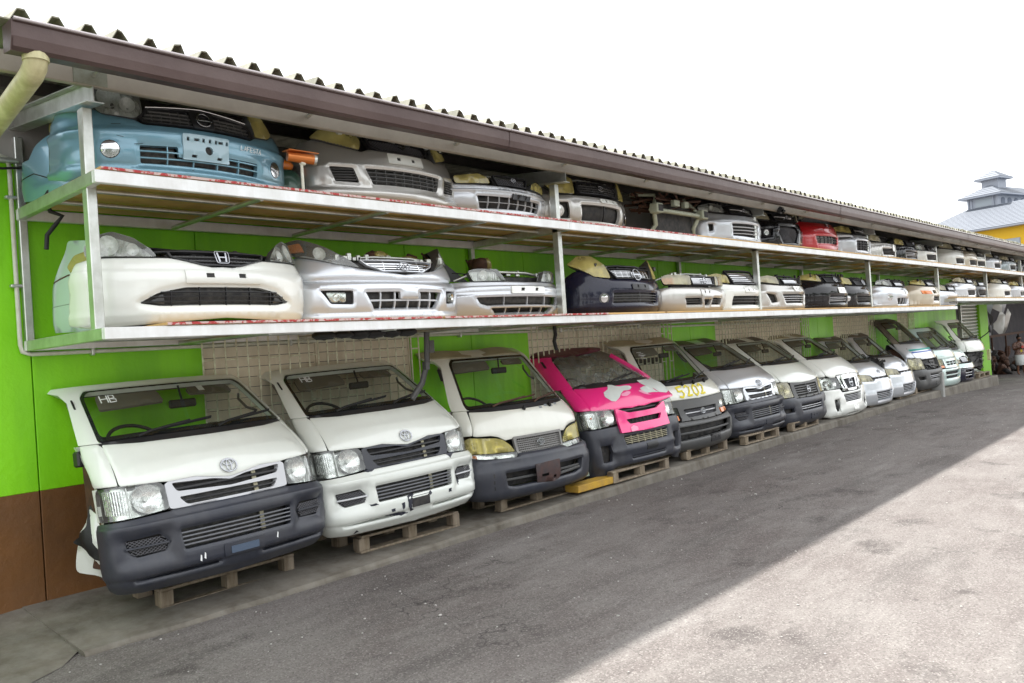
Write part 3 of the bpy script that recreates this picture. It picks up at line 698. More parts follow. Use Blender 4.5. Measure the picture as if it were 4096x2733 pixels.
# ------------------------------------------------------------------ rack
POSTS = [1.99, 6.65, 11.25, 15.95, 20.45, 25.05, 29.6, 34.2, 38.8]
def ctube(mb, b): mb.box(*b, c=.004)
def rack(name, label, x0, x1, zlow, posts, boards):
    rt = thing(name, label, "rack")
    ups = (2.931, 3.012)
    for (z0, z1), xe in (((2.931, 3.012), x1), (zlow, x1)):
        xs_ = x0
        while xs_ < xe:   # front fascia in welded lengths
            xn = min(xs_ + 4.65, xe); box("front_rail", (xs_, xn - .002, -.045, .0, z0, z1), STEELW, rt, .004); xs_ = xn
        box("back_rail", (x0, xe, WY - .10, WY - .05, z0, z1), STEELW, rt, .004)
        box("end_beam", (x0, x0 + .05, 0, WY - .10, z0, z1), STEEL, rt, .004); box("end_beam", (xe - .05, xe, 0, WY - .10, z0, z1), STEEL, rt, .004)
        for p in posts[1:] if name == "storage_rack" else posts: 
            if x0 < p - .1 and p < xe: box("cross_beam", (p, p + .06, 0, WY - .10, z0 + .002, z1 - .002), STEEL, rt, .004)
        for y in (.42, .88): MB().tube([(x0 + .05, y, z1 - .035), (xe - .05, y, z1 - .035)], .017, 8).build("shelf_tube", STEEL, rt)
        x = x0 + 1.15
        while x < xe - .4:
            if min(abs(x - p) for p in posts) > .5: MB().tube([(x, 0, z0 + .012), (x, WY - .10, z0 + .012)], .021, 8).build("cross_tube", STEEL, rt)
            x += 1.15
    for p in posts:
        box("post", (p, p + .062, .135, .215, zlow[1] if p > x0 + .5 else zlow[0], 3.44), STEEL, rt, .005)
        box("back_post", (p, p + .055, WY - .07, WY - .012, zlow[0], 3.55), STEEL, rt, .005)
        mb = MB(); prism(mb, [(.0, 3.445), (.0, 3.56), (WY - .01, 3.73), (WY - .01, 3.615)], 0, p + .02, p + .028)
        prism(mb, [(.0, 3.437), (.0, 3.445), (WY - .01, 3.615), (WY - .01, 3.607)], 0, p - .02, p + .085); prism(mb, [(.0, 3.56), (.0, 3.568), (WY - .01, 3.738), (WY - .01, 3.73)], 0, p - .02, p + .085)
        mb.build("top_beam", STEEL, rt)
        box("cleat", (p - .01, p + .07, .045, .11, 3.568, 3.68), RUSTW, rt)
    return rt
rk = rack("storage_rack", "long two tier galvanised steel rack bolted along the green wall over the vans", 1.976, 21.19, (1.969, 2.043), POSTS[:5], None)
rk2 = rack("storage_rack", "shorter far steel rack continuing past the first one towards the roller shutter", 21.2, 44.0, (2.155, 2.23), POSTS[5:], None)
def boards(x0, x1, z, rt, redto):
    x = x0
    while x < x1 - .3:
        l = min(R.choice((2.42, 1.2, 2.42)), x1 - x); y1 = R.choice((.62, 1.2)) ; red = x < redto
        zz = z + .001 + R.uniform(0, .003); dy = R.uniform(-.03, .01)
        b1 = box("shelf_board", (x + .01, x + l - .01, -.03 + dy, 1.37, zz, zz + .018), PLY, rt, .002)
        if red: box("painted_edge", (x + .012, x + l - .012, -.036 + dy, -.031 + dy, zz, zz + .0175), PLYR, b1, .001)
        x += l
boards(2.0, 21.0, 3.013, rk, 7.6); boards(2.35, 21.0, 2.044, rk, 4.8); boards(21.3, 43.8, 3.013, rk2, 0); boards(21.3, 43.8, 2.231, rk2, 0)

# ------------------------------------------------------------------ pallets under the vans
def pallet(x, y, z, rz, label, w_=1.2, d_=.95, h=.135, mat=None, tilt=0.):
    mat = mat or WOOD; p = thing("pallet", label, "pallet", (x, y, z), (0, tilt, rz), "wooden pallets under the van fronts")
    for i in range(3):
        y0 = i * (d_ - .1) / 2
        box("base_board", (-w_ / 2, w_ / 2, y0, y0 + .1, 0, .02), mat, p, .003)
        for k in (-1, 0, 1): box("block", (k * (w_ / 2 - .05) - .05 + R.uniform(-.015, .015), k * (w_ / 2 - .05) + .05, y0 + .003, y0 + .1, .0205, h - .022), mat, p, .005)
    for i in range(6):
        y0 = i * (d_ - .09) / 5
        box("top_board", (-w_ / 2 + R.uniform(-.02, .02), w_ / 2 + R.uniform(-.02, .02), y0, y0 + .09 + R.uniform(-.01, .01), h - .0215, h + R.uniform(-.002, .001)), mat, p, .004)
    return p
PL = [(3.08, .70, "splintered brown pallet under the leftmost white van front with grey bumper"), (4.80, .58, "brown pallet sticking out below the white van front with chipped bumper"),
      (6.56, .56, "grey weathered pallet under the cream van front with yellow headlights"), (8.22, .34, "pallet below the crumpled pink van front"), (9.92, .40, "pale broken pallet under the van front numbered in yellow"),
      (11.42, .32, "pale pallet under the silver van front with grey bumper"), (13.05, .34, "pallet under the white van front with slatted grey grille and black bumper"),
      (15.2, .60, "pallet hidden low under the white van front with chrome grille"), (17.0, .45, "pallet under the first of the two silver one box vans with hazy headlights"),
      (18.8, .45, "pallet under the second silver van front with exposed engine bay corner"), (20.1, .5, "pallet under the striped silver van front"), (22.0, .42, "stacked pallet under the mint white van front"),
      (23.75, .45, "pale pallet under the pearl van front with dark lower bumper"), (25.3, .40, "farthest pallet in front of the stripped white van front")]
for i, (x, y, l) in enumerate(PL): pallet(x, y, plz(x) + .012 + (.0 if i else .0), R.uniform(-.03, .03), l, 1.15 + R.uniform(-.06, .06), .9 if i > 2 else .76, .135 if i > 1 else .15)
tag(box("timber_block", (6.98, 7.72, .36, .55, .118, .195), WOODY, None, .006), "yellow painted timber beam on the plinth beside the pink van front", "timber")
tag(box("concrete_block", (20.62, 20.76, .24, .52, -.1, .52), CONCL, None, .01), "upright pale concrete block post at the plinth edge before the mint van", "concrete post")

# ------------------------------------------------------------------ van fronts (cut off cabs)
def Rm(yaw, roll, pit):
    yaw, roll, pit = [math.radians(v) for v in (yaw, roll, pit)]
    return Matrix.Rotation(yaw, 4, 'Z') @ Matrix.Rotation(roll, 4, 'Y') @ Matrix.Rotation(pit, 4, 'X')
WID = [(0, .97), (.2, 1), (.7, 1), (1.0, 1.0), (1.41, .93), (1.5, .9)]
PROF = [(0, .06), (.05, .01), (.25, 0), (.44, .015), (.47, .03), (.70, .07), (.80, .12), (.90, .19), (1.0, .29), (1.41, .80), (1.46, .90), (1.50, 1.02), (1.54, 1.17)]
S_HI = Surf((.845, .06, .2), (.845, .12, .3), PROF, WID)
S_H1 = Surf((.845, .09, .22), (.845, .14, .32), [(0, .08), (.05, .02), (.25, 0), (.38, .01), (.45, .05), (.70, .09), (.80, .13), (.90, .20), (.96, .26), (1.45, .66), (1.50, .75), (1.56, .92), (1.6, 1.12)], [(0, .97), (.2, 1), (.7, 1), (1.0, .98), (1.41, .92), (1.5, .9)])
S_ON = Surf((.82, .10, .24), (.82, .18, .34), [(0, .08), (.05, .02), (.2, 0), (.42, .03), (.55, .08), (.72, .20), (.82, .34), (.86, .42), (1.30, .86), (1.36, .98), (1.40, 1.12)], [(0, .97), (.2, 1), (.6, 1), (.9, .96), (1.3, .88), (1.4, .85)], (.5, .85))
S_TALL = Surf((.845, .08, .2), (.845, .14, .3), [(0, .06), (.05, .01), (.25, 0), (.44, .02), (.70, .08), (.85, .14), (1.0, .26), (1.08, .35), (1.55, .74), (1.62, .86), (1.68, 1.08)], [(0, .97), (.2, 1), (.7, 1), (1.0, 1.0), (1.5, .92), (1.65, .9)])
def van(label, pos, rot, S, sp):
    """sp keys: res, body, bumper, roof, zb (body bottom), zh (bonnet top at centre / corner), wt (window top), wb, ..."""
    t = thing("van_front", label, "van front", pos, group="cut off van fronts standing along the wall"); t.rotation_euler = Rm(*rot).to_euler()
    k = Kit(S, t, sp.get('res', .045)); body = sp['body']; zc, zs = sp['zh']; wt = sp['wt']; ws = sp.get('ws', .755); wst = sp.get('wst', .725); rt = sp.get('rt', .085)
    zl = sp['zl']                                     # lower edge of side panels (lamp top)
    seam = sp.get('seam', .76)
    # bonnet / front panel between the side seams
    if sp.get('bonnet') is not None:
        k.panel("bonnet", rnd(sym(sp['bonnet']), .012), sp.get('bonnet_mat', body), holes=sp.get('bholes', ()), th=.018, relief=sp.get('brel'), eb=(.012, .006), steps=sp.get('bsteps', ()))
    for s in (-1, 1):
        if s in sp.get('noside', ()): continue
        q = [(seam + .006, zl), (.955, zl), (.97, zl + .01), (.955, zs - .14), (.93, zs - .06), (.895, zs + .01), (ws + .01, zs + .01), (seam - .016, zs - .012)]
        if sp.get('side'): q = sp['side']
        k.panel("side_panel", rnd([(s * a, b) for a, b in q], .01), sp.get('side_mat', body), th=.03, eb=(.012, .006))
        # strip below lamp round the corner to the door edge
    # window surround: pillars and roof lip
    ra = sp.get('ra', 1.0)
    po = wst + .105
    fo = [(-.90, zs + .014), (-po, wt - .08), (-po - .04, wt - .01), (-po - .14, wt + .02), (-po - .14, wt + rt), (po + .14, wt + rt), (po + .14, wt + .02), (po + .04, wt - .01), (po, wt - .08), (.90, zs + .014)]
    fi = [(ws, zs + .014), (ws - .004, zs + .06), (wst, wt - .05), (wst - .05, wt), (-wst + .05, wt), (-wst, wt - .05), (-ws + .004, zs + .06), (-ws, zs + .014)]
    if sp.get('frame', True): k.panel("window_surround", fo + rnd(fi, .02), sp.get('pillar', body), th=.05)
    rm = sp.get('roof')
    if rm: 
        k.panel("roof_edge", rnd([(-po, wt + .012), (po, wt + .012), (po + .14, wt + .03), (po + .14, wt + rt + .005), (-po - .14, wt + rt + .005), (-po - .14, wt + .03)], .02), rm, off=.006, th=.03, relief=lambda x, z: .01 * np.sin(x * 7))
    # glass
    wp = rnd([(-ws - .004, zs + .02), (-wst - .006, wt - .05), (-wst + .04, wt + .005), (wst - .04, wt + .005), (wst + .006, wt - .05), (ws + .004, zs + .02), (.5, zc + .045), (-.5, zc + .045)], .04)
    wi = [((x) * .955, zs + .02 + (z - zs - .02) * .90 + .032) for x, z in wp]
    if sp.get('glass', True):
        f = k.panel("windscreen", wp, sp.get('glassm', WGLASS), off=.004, th=0)
        k.panel("seal", wp, FRIT, holes=[wi], off=-.002, th=.01, parent=f)
    # cowl strip and wipers
    k.panel("cowl", rnd([(-ws, zs - .002), (-ws, zs + .022), (-.5, zc + .06), (.5, zc + .06), (ws, zs + .022), (ws, zs - .002), (.5, zc + .004), (-.5, zc + .004)], .01), PLASTB, off=-.008, th=.02)
    for x0, x1 in sp.get('wipers', ((-.50, .02), (.08, .62))):
        mb = MB(); k.bar("", [(x0, zc + .03), (x0 + .10, zc + .055), (x1 - .12, zs + .075)], .016, .014, RUBB, .03, mb=mb); k.bar("", [(x0 + .16, zs + .045), (x1 + .06, zs + .085)], .010, .022, RUBB, .022, mb=mb); mb.build("wiper", sp.get('wipm', RUBB), t)
    # dashboard shelf behind the glass
    if sp.get('dash', True):
        ss = np.linspace(-.76, .76, 16); A = S.P(ss, np.full(16, zc + .02), -.06); V = []; n = 16
        for i in range(n):
            x, y, z = A[i]; h = .05 * math.exp(-((ss[i] + .38) / .16) ** 2)
            V += [(x, y, z - .25), (x, y, z), (x * .98, y + .14, z + .045 + h), (x * .96, y + .28, z + .035 + h * .8), (x * .95, y + .33, z - .12), (x * .95, y + .33, z - .5)]
        mesh("dashboard", V, [(i * 6 + a, (i + 1) * 6 + a, (i + 1) * 6 + a + 1, i * 6 + a + 1) for i in range(n - 1) for a in range(5)], INTD, t, smooth=True)
        c = Vector((-.37, float(A[8][1]) + .36, zc + .015)); mb = MB(); pts = []
        for i in range(25):
            a = 2 * math.pi * i / 24; pts.append(c + Vector((math.cos(a) * .19, math.sin(a) * .14, math.sin(a) * .12)))
        mb.tube(pts, .014, 8, False); mb.tube([c + Vector((-.18, 0, 0)), c + Vector((0, .03, -.03)), c + Vector((.18, 0, 0))], .014, 6); mb.tube([c, c + Vector((0, -.12, -.28))], .03, 8); mb.build("steering_wheel", RUBB, t)
    # mirror, visors, grab handle
    if sp.get('mirror', True):
        p = S.P(np.array([.05 + sp.get('mx', 0)]), np.array([wt - .10]), -.09)[0]; mb = MB(); mb.box(p[0] - .11, p[0] + .11, p[1] - .02, p[1] + .02, p[2] - .036, p[2] + .03, c=.018); q = S.P(np.array([.05]), np.array([wt - .02]), -.01)[0]; mb.tube([p, q], .009, 6); mb.build("rear_view_mirror", RUBB, t)
    k.panel("sun_visor", rnd([(-.62, wt - .12), (-.12, wt - .10), (-.12, wt - .01), (-.6, wt - .01)], .02), INTT, off=-.05, th=.02)
    k.panel("sun_visor", rnd([(.14, wt - .06), (.6, wt - .07), (.6, wt - .01), (.14, wt - .01)], .02), INTT, off=-.05, th=.02)
    mb = MB(); k.bar("", [(wst - .05, wt - .09), (wst - .11, wt - .13), (wst - .11, wt - .21), (wst - .01, wt - .25)], .022, .022, PLASTG, -.07, mb=mb, round_=True); mb.build("grab_handle", PLASTG, t)
    for s in (-1, 1): k.panel("pillar_trim", [(s * a, b) for a, b in [(ws + .01, zs + .02), (wst + .01, wt - .04), (wst - .04, wt), (wst + .06, wt + .02), (wst + .14, wt - .06), (ws + .12, zs + .02)]], INTT, off=-.055, th=0)
    k.panel("header_lining", [(-wst, wt + .0), (wst, wt + .0), (.85, wt + .09), (-.85, wt + .09)], INTT, off=-.06, th=0)
    # structure inside
    k.panel("inner_structure", [(-.93, .04), (.93, .04), (.93, zc - .05), (-.93, zc - .05)], DARK, off=-.14, th=0, res=.12)
    mb = MB()
    for s in (-1, 1):
        mb.box(s * .62 - .04, s * .62 + .04, .25, .85, .02, .12); mb.box(s * .70 - .02, s * .70 + .02, .35, .80, .12, zc - .1)
    mb.box(-.6, .6, .55, .6, .1, .5); mb.tube([(-.35, .5, zc - .1), (-.4, .75, .5), (-.5, .8, .2)], .02, 6); mb.build("chassis_member", RUST, t)
    # door pillar edge on the side nearest the door
    for s in (-1, 1):
        if s in sp.get('noside', ()): continue
        A = S.P(np.full(9, s * .965), np.linspace(.12, zs + .01, 9), -.02); V = []
        for p in A: V += [(p[0], p[1] - .02, p[2]), (p[0] - s * .01, p[1] + .045, p[2]), (p[0] - s * .09, p[1] + .055, p[2])]
        mesh("door_jamb", V, [(i * 3 + a, i * 3 + a + 1, (i + 1) * 3 + a + 1, (i + 1) * 3 + a) for i in range(8) for a in range(2)], sp.get('jamb', body), t)
    # bumper
    b = sp['bumper']
    if b is not None:
        k.panel("bumper", rnd(sym(b['out']), .015), b['mat'], holes=[rnd(h['p'], .015) for h in b.get('holes', ())], off=.02, th=.05, relief=b.get('rel'), res=b.get('res', k.res), hb=(.022, .012), eb=(.012, .008), steps=b.get('steps', ()))
        for h in b.get('holes', ()): k.opening(rnd(h['p'], .015), h.get('n', 0), h.get('v', 0), h.get('m', False), h.get('back', DARK), h.get('sm'), h.get('d', .06), h.get('w', .012), h.get('name', 'grille'), .02, h.get('so', .008))
    return t, k
def both(h): return [h, dict(h, p=mir(h['p']))]
HI_lamp = [(-.47, .505), (-.70, .487), (-.94, .482), (-.955, .52), (-.945, .665), (-.92, .70), (-.76, .705), (-.62, .70), (-.505, .69), (-.478, .66)]
HI_bonnet = [(0, .975), (.5, .98), (.738, .998), (.75, .95), (.756, .72), (.745, .705), (.50, .692), (.44, .685), (.26, .69), (.12, .665), (0, .648)]
def hi_bump(mat, plate=True, meshm=None):
    out = [(0, .492), (.46, .492), (.47, .485), (.70, .475), (.96, .468), (.985, .46), (.99, .12), (.97, .02), (.90, -.01), (.7, -.02), (0, -.03)]
    def rel(x, z):
        r = .012 * np.exp(-((z - .40) / .05) ** 2) * (np.abs(x) < .9) - .03 * np.clip((.06 - z) / .08, 0, 1)
        r -= .012 * np.exp(-((z - .075) / .012) ** 2) * (np.abs(x) < .8)
        a = np.abs(x); d = np.clip(1 - np.maximum(np.abs(a - .655) / .20, np.abs(z - .29) / .12), 0, 1); r -= .030 * np.minimum(1, d * 3)
        return r
    hs = [dict(p=[(-.43, .355), (.44, .355), (.425, .215), (-.415, .215)], n=4, sm=pm("grey slat plastic", (.16, .165, .18), .4), back=RADI, w=.011)]
    hs += both(dict(p=[(-.79, .345), (-.56, .355), (-.51, .30), (-.53, .235), (-.72, .225), (-.775, .27)], n=1, m=True, sm=meshm or mat, w=.014))
    hs += both(dict(p=[(-.76, .072), (-.46, .064), (-.18, .064), (-.18, .080), (-.46, .084)], n=0))
    return dict(out=out, mat=mat, rel=rel, holes=hs, res=.03, steps=[([(-.95, .44), (0, .445), (.95, .44)], .012, .010), ([(-.93, .10), (-.5, .105), (.5, .105), (.93, .10)], .010, -.012)])
def hi_grille(k, frame, emb='T', z=.72, r=.062, rails=None):
    o1 = [(-.43, .672), (-.13, .655), (0, .628), (.13, .655), (.43, .672), (.40, .61), (.0, .585), (-.40, .61)]
    o2 = [(-.395, .570), (.395, .570), (.345, .510), (-.345, .510)]
    fr = [(0, .70), (.44, .69), (.475, .67), (.468, .505), (.44, .497), (0, .492)]
    k.panel("grille_frame", rnd(sym(fr), .01), frame, holes=[rnd(o1, .02), rnd(o2, .02)], off=.004, th=.05)
    k.opening(rnd(o1, .02), 1, 0, False, DARK, PLASTB, .05, .02); k.opening(rnd(o2, .02), 1, 0, False, RADI, PLASTB, .05, .014)
    k.panel("centre_support", rect(.20, .235, .22, .66), pm("zinc bracket", (.45, .42, .30), .5, .6), off=-.035, th=.01)
    k.emblem(emb, 0, z, r, off=.012)
def hi_van(label, pos, rot, body, bump, frame, **kw):
    sp = dict(res=kw.get('res', .04), body=body, bonnet=HI_bonnet, zl=.712, zh=(.975, .995), wt=kw.get('wt', 1.405), bumper=hi_bump(bump, meshm=kw.get('meshm')), roof=kw.get('roof'))
    sp.update(kw.get('sp', {}))
    sp.setdefault('bsteps', [([(-.72, .80), (-.60, .865), (-.3, .875), (.3, .875), (.60, .865), (.72, .80)], .03, .014)])
    t, k = van(label, pos, rot, S_HI, sp)
    for s in (-1, 1):
        lp = HI_lamp if s < 0 else mir(HI_lamp); yl = kw.get('lens', (LENS, LENS))[0 if s < 0 else 1]
        k.lamp(lp, (s * .60, .595), .085, yl, split=[s * .72], bowls=[(s * .60, .598, .098)], flutes=(s * .755, s * .93, .52, .68))
        k.panel("lamp_surround", rnd([(s * a, b) for a, b in [(.955, .485), (.985, .48), (.985, .70), (.945, .70)]], .008), body, off=0, th=.02)
    hi_grille(k, frame, rails=None)
    return t, k
GREYP = pm("light grey painted plastic", (.55, .56, .58), .35, 0, .5)
t, k = hi_van("leftmost white van front with dark grey bumper and HB written on its windscreen", (2.955, .269, .317), (2.0, -.5, -4.2), WHITE, PLAST, GREYP, lens=(LENS, LENS), roof=None, sp=dict(rt=.045))
k.text("HB", -.60, 1.29, .055, MARK, wdt=.9, lw=.008, slant=.1)
k.plate(-.15, .17, .10, .19, PLAST, False, .027); k.panel("plate_recess", rnd(rect(-.10, .12, .115, .165), .005), pm("blue grey plastic", (.07, .10, .15), .4), off=.032, th=.008)
for x, z in ((-.30, .13), (-.33, .12), (.28, .145)): k.panel("scuff", rnd([(x, z), (x + .008, z + .04), (x + .016, z + .03), (x + .012, z - .01)], .003), MARK, off=.0225, th=0)
for s in (-1,): k.panel("pillar_vent", rnd([(-.80, 1.27), (-.785, 1.27), (-.78, 1.34), (-.795, 1.34)], .005), PLASTB, off=.008, th=.01)
mb = MB(); p_ = S_HI.P(np.array([-.955]), np.array([.93]), .03)[0]; mb.box(p_[0] + .03, p_[0] + .09, p_[1] + .03, p_[1] + .12, .86, .97, c=.012); mb.build("mirror_mount", PLASTB, t)
k.panel("inspection_sticker", rect(.20, .26, 1.33, 1.37), MARK, off=-.01, th=0)
# broken wing behind its left corner
wg = Kit(Surf((.3, .05, .1), None, [(-.2, .1), (.2, 0), (.6, .12)], [(0, 1), (1, 1)]), None, .05)
wt_ = thing("torn_wing_panel", "crumpled white wing panel and torn black liner behind the leftmost van's lower corner", "wing panel", (2.17, .92, .42)); wt_.scale = (.92, .92, .92); wt_.rotation_euler = (0, .25, math.radians(-62)); wg.root = wt_
wg.panel("wing_skin", rnd([(-.22, -.12), (.2, -.14), (.26, .30), (.12, .42), (-.02, .36), (-.16, .40), (-.24, .2)], .04), WHITE, th=.01, relief=lambda x, z: .03 * np.sin(x * 17 + z * 9))
wg.panel("liner", rnd([(-.25, .12), (.1, .05), (.24, .18), (.02, .30), (-.1, .44), (-.18, .42), (-.1, .26)], .03), RUBB, off=.03, th=.006, relief=lambda x, z: .02 * np.sin(x * 24 + z * 19))

t, k = hi_van("second van front from the left, with chipped white bumper and black grille", (4.682, .33, .317), (-.5, -1.0, -3.8), WHITE, paint("chalky white bumper paint", (.68, .71, .66), rough=.3), PLAST, meshm=GREYP,
              lens=(LENS, LENS), roof=None, sp=dict(rt=.055))
k.text("HB", -.58, 1.31, .05, MARK, wdt=.9, lw=.008, slant=.1)
k.panel("plate_hole", rnd(rect(-.09, .12, .105, .20), .004), DARK, off=.0215, th=0)
for pl in ([(-.13, .21), (-.09, .235), (-.05, .21), (-.085, .2), (-.095, .10), (-.06, .085), (-.10, .075), (-.13, .12)], [(.115, .20), (.14, .215), (.15, .19), (.13, .17)], [(-.50, .495), (-.40, .495), (-.42, .478), (-.47, .472)],
           [(.42, .495), (.56, .495), (.52, .48), (.47, .455), (.46, .43), (.45, .46)], [(.50, .25), (.56, .24), (.53, .21), (.515, .19), (.51, .22)], [(-.20, .165), (-.16, .17), (-.17, .12), (-.19, .11)], [(-.38, .088), (-.30, .095), (-.18, .088), (-.12, .07), (-.2, .06)],
           [(-.52, .21), (-.45, .215), (-.42, .2), (-.5, .198)], [(.36, .155), (.40, .155), (.40, .185), (.36, .185)], [(-.31, .11), (-.27, .11), (-.27, .135), (-.31, .135)], [(-.66, -.01), (-.64, .03), (-.61, .0)]):
    k.panel("paint_chip", rnd([(a + R.uniform(-.004, .004), b + R.uniform(-.003, .003)) for a, b in dens(pl, .02)], .002), CHIP, off=.0225, th=0)
k.panel("pillar_vent", rnd([(-.80, 1.27), (-.785, 1.27), (-.78, 1.34), (-.795, 1.34)], .005), PLASTB, off=.008, th=.01)

# --- cream van with yellow lamps
def h1_van(label, pos, rot, body, lens, kind, **kw):
    if kind == 'A':
        bon = [(0, .87), (.5, .875), (.735, .89), (.77, .80), (.80, .655), (.76, .648), (.60, .64), (.52, .62), (.44, .575), (.42, .58), (0, .60)]
        zl = .655; lampP = [(-.36, .455), (-.62, .465), (-.90, .485), (-.91, .53), (-.89, .62), (-.84, .64), (-.56, .61), (-.48, .585), (-.40, .52)]
        out = [(0, .425), (.34, .43), (.36, .39), (.62, .40), (.90, .44), (.985, .45), (.99, .12), (.94, .03), (.7, .01), (0, -.01)]
        def rel(x, z): return .028 * np.clip((.42 - z) / .03, 0, 1) - .02 * np.exp(-((z - .35) / .012) ** 2) + .012 * np.clip((.33 - z) / .03, 0, 1) - .05 * np.clip((.06 - z) / .08, 0, 1)
        holes = [dict(p=[(-.56, .265), (.60, .265), (.57, .15), (.45, .125), (-.45, .12), (-.54, .14)], n=1, sm=PLASTG, back=DARK, w=.022)]
    sp = dict(res=.04, body=body, bonnet=bon, seam=.80, zl=zl, zh=(.875, .893), wt=1.44, ws=.74, wst=.65, bumper=dict(out=out, mat=kw['bump'], rel=rel, holes=holes, res=.03), roof=None, side=[(.806, zl + .004), (.95, zl), (.98, zl + .01), (.97, .82), (.90, .903), (.75, .903), (.775, .80)])
    sp.update(kw.get('sp', {})); t, k = van(label, pos, rot, S_H1, sp)
    for s in (-1, 1):
        k.lamp(lampP if s < 0 else mir(lampP), (s * .6, .54), .07, lens, split=[s * .70], bowls=[(s * .80, .56, .055), (s * .56, .53, .06)])
        tp = [(s * a, b) for a, b in [(.33, .448), (.60, .455), (.92, .482), (.93, .45), (.70, .412), (.36, .398)]]
        k.lamp(tp if s > 0 else tp, (s * .6, .43), .02, LENS, turn=[(s * a, b) for a, b in [(.80, .465), (.91, .478), (.91, .455), (.80, .435)]], bowls=[], depth=.03, name="turn_lamp")
    return t, k
t, k = h1_van("cream white van front with big yellowed headlights and rectangular slatted grille", (6.42, .32, .25), (-3, 0, -1), CREAM, LENSY, 'A', bump=PLAST, sp=dict(roof=ROOFC, wipm=RUST, wipers=((-.46, .14), (.10, .66)), glassm=WGLASS))
gp = rnd([(-.33, .575), (.33, .575), (.32, .44), (.29, .428), (-.29, .428), (-.32, .44)], .02)
gf = k.panel("grille_frame", rnd([(-.36, .60), (.36, .60), (.345, .43), (.30, .41), (-.30, .41), (-.345, .43)], .02), pm("taupe grey grille", (.20, .195, .185), .4), holes=[gp], off=.012, th=.03)
k.opening(gp, 6, 24, False, DARK, MATS["taupe grey grille"], .03, .012); k.emblem('T', 0, .51, .048, off=.016)
k.panel("number_plate_bracket", rnd([(-.20, .30), (.16, .31), (.16, .12), (.06, .10), (-.18, .12)], .01), pm("rust brown plastic", (.07, .035, .03), .6, n=(9, .7, (.03, .03, .035))), holes=[ell(.07, .15, .022, .022, 10), rect(-.12, -.02, .17, .20)], off=.026, th=.008)
k.bar("bumper_bar", [(.16, .155), (.55, .175)], .025, .03, PLASTG, .03)
for i in range(4): k.panel("checker_sticker", rect(.15 + i * .1, .20 + i * .1, .845 + (i % 2) * .012, .865 + (i % 2) * .012), pm("grey chequer film", (.25, .28, .30), .4), off=.003, th=0)
for x in (-.10, .32): k.bar("washer_nozzle", [(x, .85), (x + .02, .875)], .03, .03, RUBB, .02)
for s in (-1,): k.panel("pillar_vent", rnd([(-.83, 1.22), (-.80, 1.22), (-.78, 1.34), (-.81, 1.34)], .005), PLASTB, off=.008, th=.01)
for z in (.12, .18, .24): k.panel("bumper_slot", rect(-.70, -.69, z, z + .035), DARK, off=.0225, th=0)

# --- crumpled pink van
bonP = [(0, .975), (.5, .98), (.738, .998), (.75, .95), (.765, .735), (.745, .722), (.46, .705), (.40, .70), (.26, .705), (.12, .69), (0, .70)]
def prel(x, z):
    r = .012 * np.sin(x * 9 + 2) * np.clip((x + .1) / .5, 0, 1) + .05 * np.clip((x - .25) / .4, 0, 1) * np.exp(-((z - .86) / .10) ** 2)
    return r + .04 * np.clip((x - .1) / .3, 0, 1) * np.exp(-((z - .72) / .06) ** 2)
outP = [(0, .395), (.40, .40), (.405, .505), (.70, .50), (.95, .50), (.985, .50), (.985, .12), (.97, -.02), (.90, -.05), (.7, -.04), (.5, .03), (0, .03)]
def relP(x, z):
    a = np.abs(x); r = .02 * np.clip((a - .72) / .06, 0, 1) * 0 - .04 * np.clip((.06 - z) / .08, 0, 1) * (a < .6)
    r += .02 * np.exp(-((z - .215) / .025) ** 2) * (a < .62)
    return r - .03 * np.clip(1 - np.maximum(np.abs(a - .655) / .13, np.abs(z - .22) / .15), 0, 1) ** .5
bp = dict(out=outP, mat=PLAST, rel=relP, res=.03, holes=[dict(p=[(-.40, .375), (.42, .375), (.40, .27), (-.37, .27)], n=4, v=6, sm=pm("zinc bracket", (.45, .42, .30), .5, .6), back=RADI, w=.008)] + both(dict(p=[(-.75, .305), (-.60, .305), (-.59, .20), (-.61, .11), (-.74, .105)], n=0, d=.08)) + [dict(p=[(-.30, .10), (.34, .10), (.34, .135), (-.30, .125)], n=1, d=.05, sm=PLAST)])
t, k = van("hot pink van front with crumpled bonnet, white peeled patches and shattered windscreen", (8.33, .30, .255), (-5.5, -1, -3), S_HI,
           dict(res=.035, body=PINK, bonnet=bonP, brel=prel, zl=.73, zh=(.975, .995), wt=1.405, bumper=bp, frame=False, glass=False, side=None, noside=(1,), jamb=pm("pale green inner paint", (.42, .50, .40), .4), mirror=False, dash=True, wipers=((-.2, .3),)))
# left pillar, torn roof edge, bent right pillar
k.panel("pillar", rnd([(-.985, 1.0), (-.93, 1.345), (-1.02, 1.435), (-.95, 1.455), (-.62, 1.41), (-.67, 1.355), (-.735, 1.06), (-.745, 1.0)], .01), PINK, th=.05)
k.panel("roof_edge", rnd([(-1.06, 1.43), (-.66, 1.41), (-.2, 1.412), (.33, 1.425), (.36, 1.445), (-.2, 1.52), (-1.1, 1.52)], .01), ROOFR, off=.01, th=.03, relief=lambda x, z: .02 * np.sin(x * 5))
k.bar("bent_pillar", [(.44, 1.36), (.58, 1.22), (.735, 1.05), (.77, .99)], .035, .05, PINK, .0)
k.panel("side_panel", rnd([(.77, .74), (1.0, .74), (1.02, .9), (.9, .98), (.76, .99)], .01), WHITE, th=.02, relief=lambda x, z: .03 * np.sin(z * 20))
for s, q in ((-1, 0),): k.panel("pillar_vent", rnd([(-.84, 1.28), (-.81, 1.28), (-.79, 1.36), (-.82, 1.36)], .005), PLASTB, off=.008, th=.01)
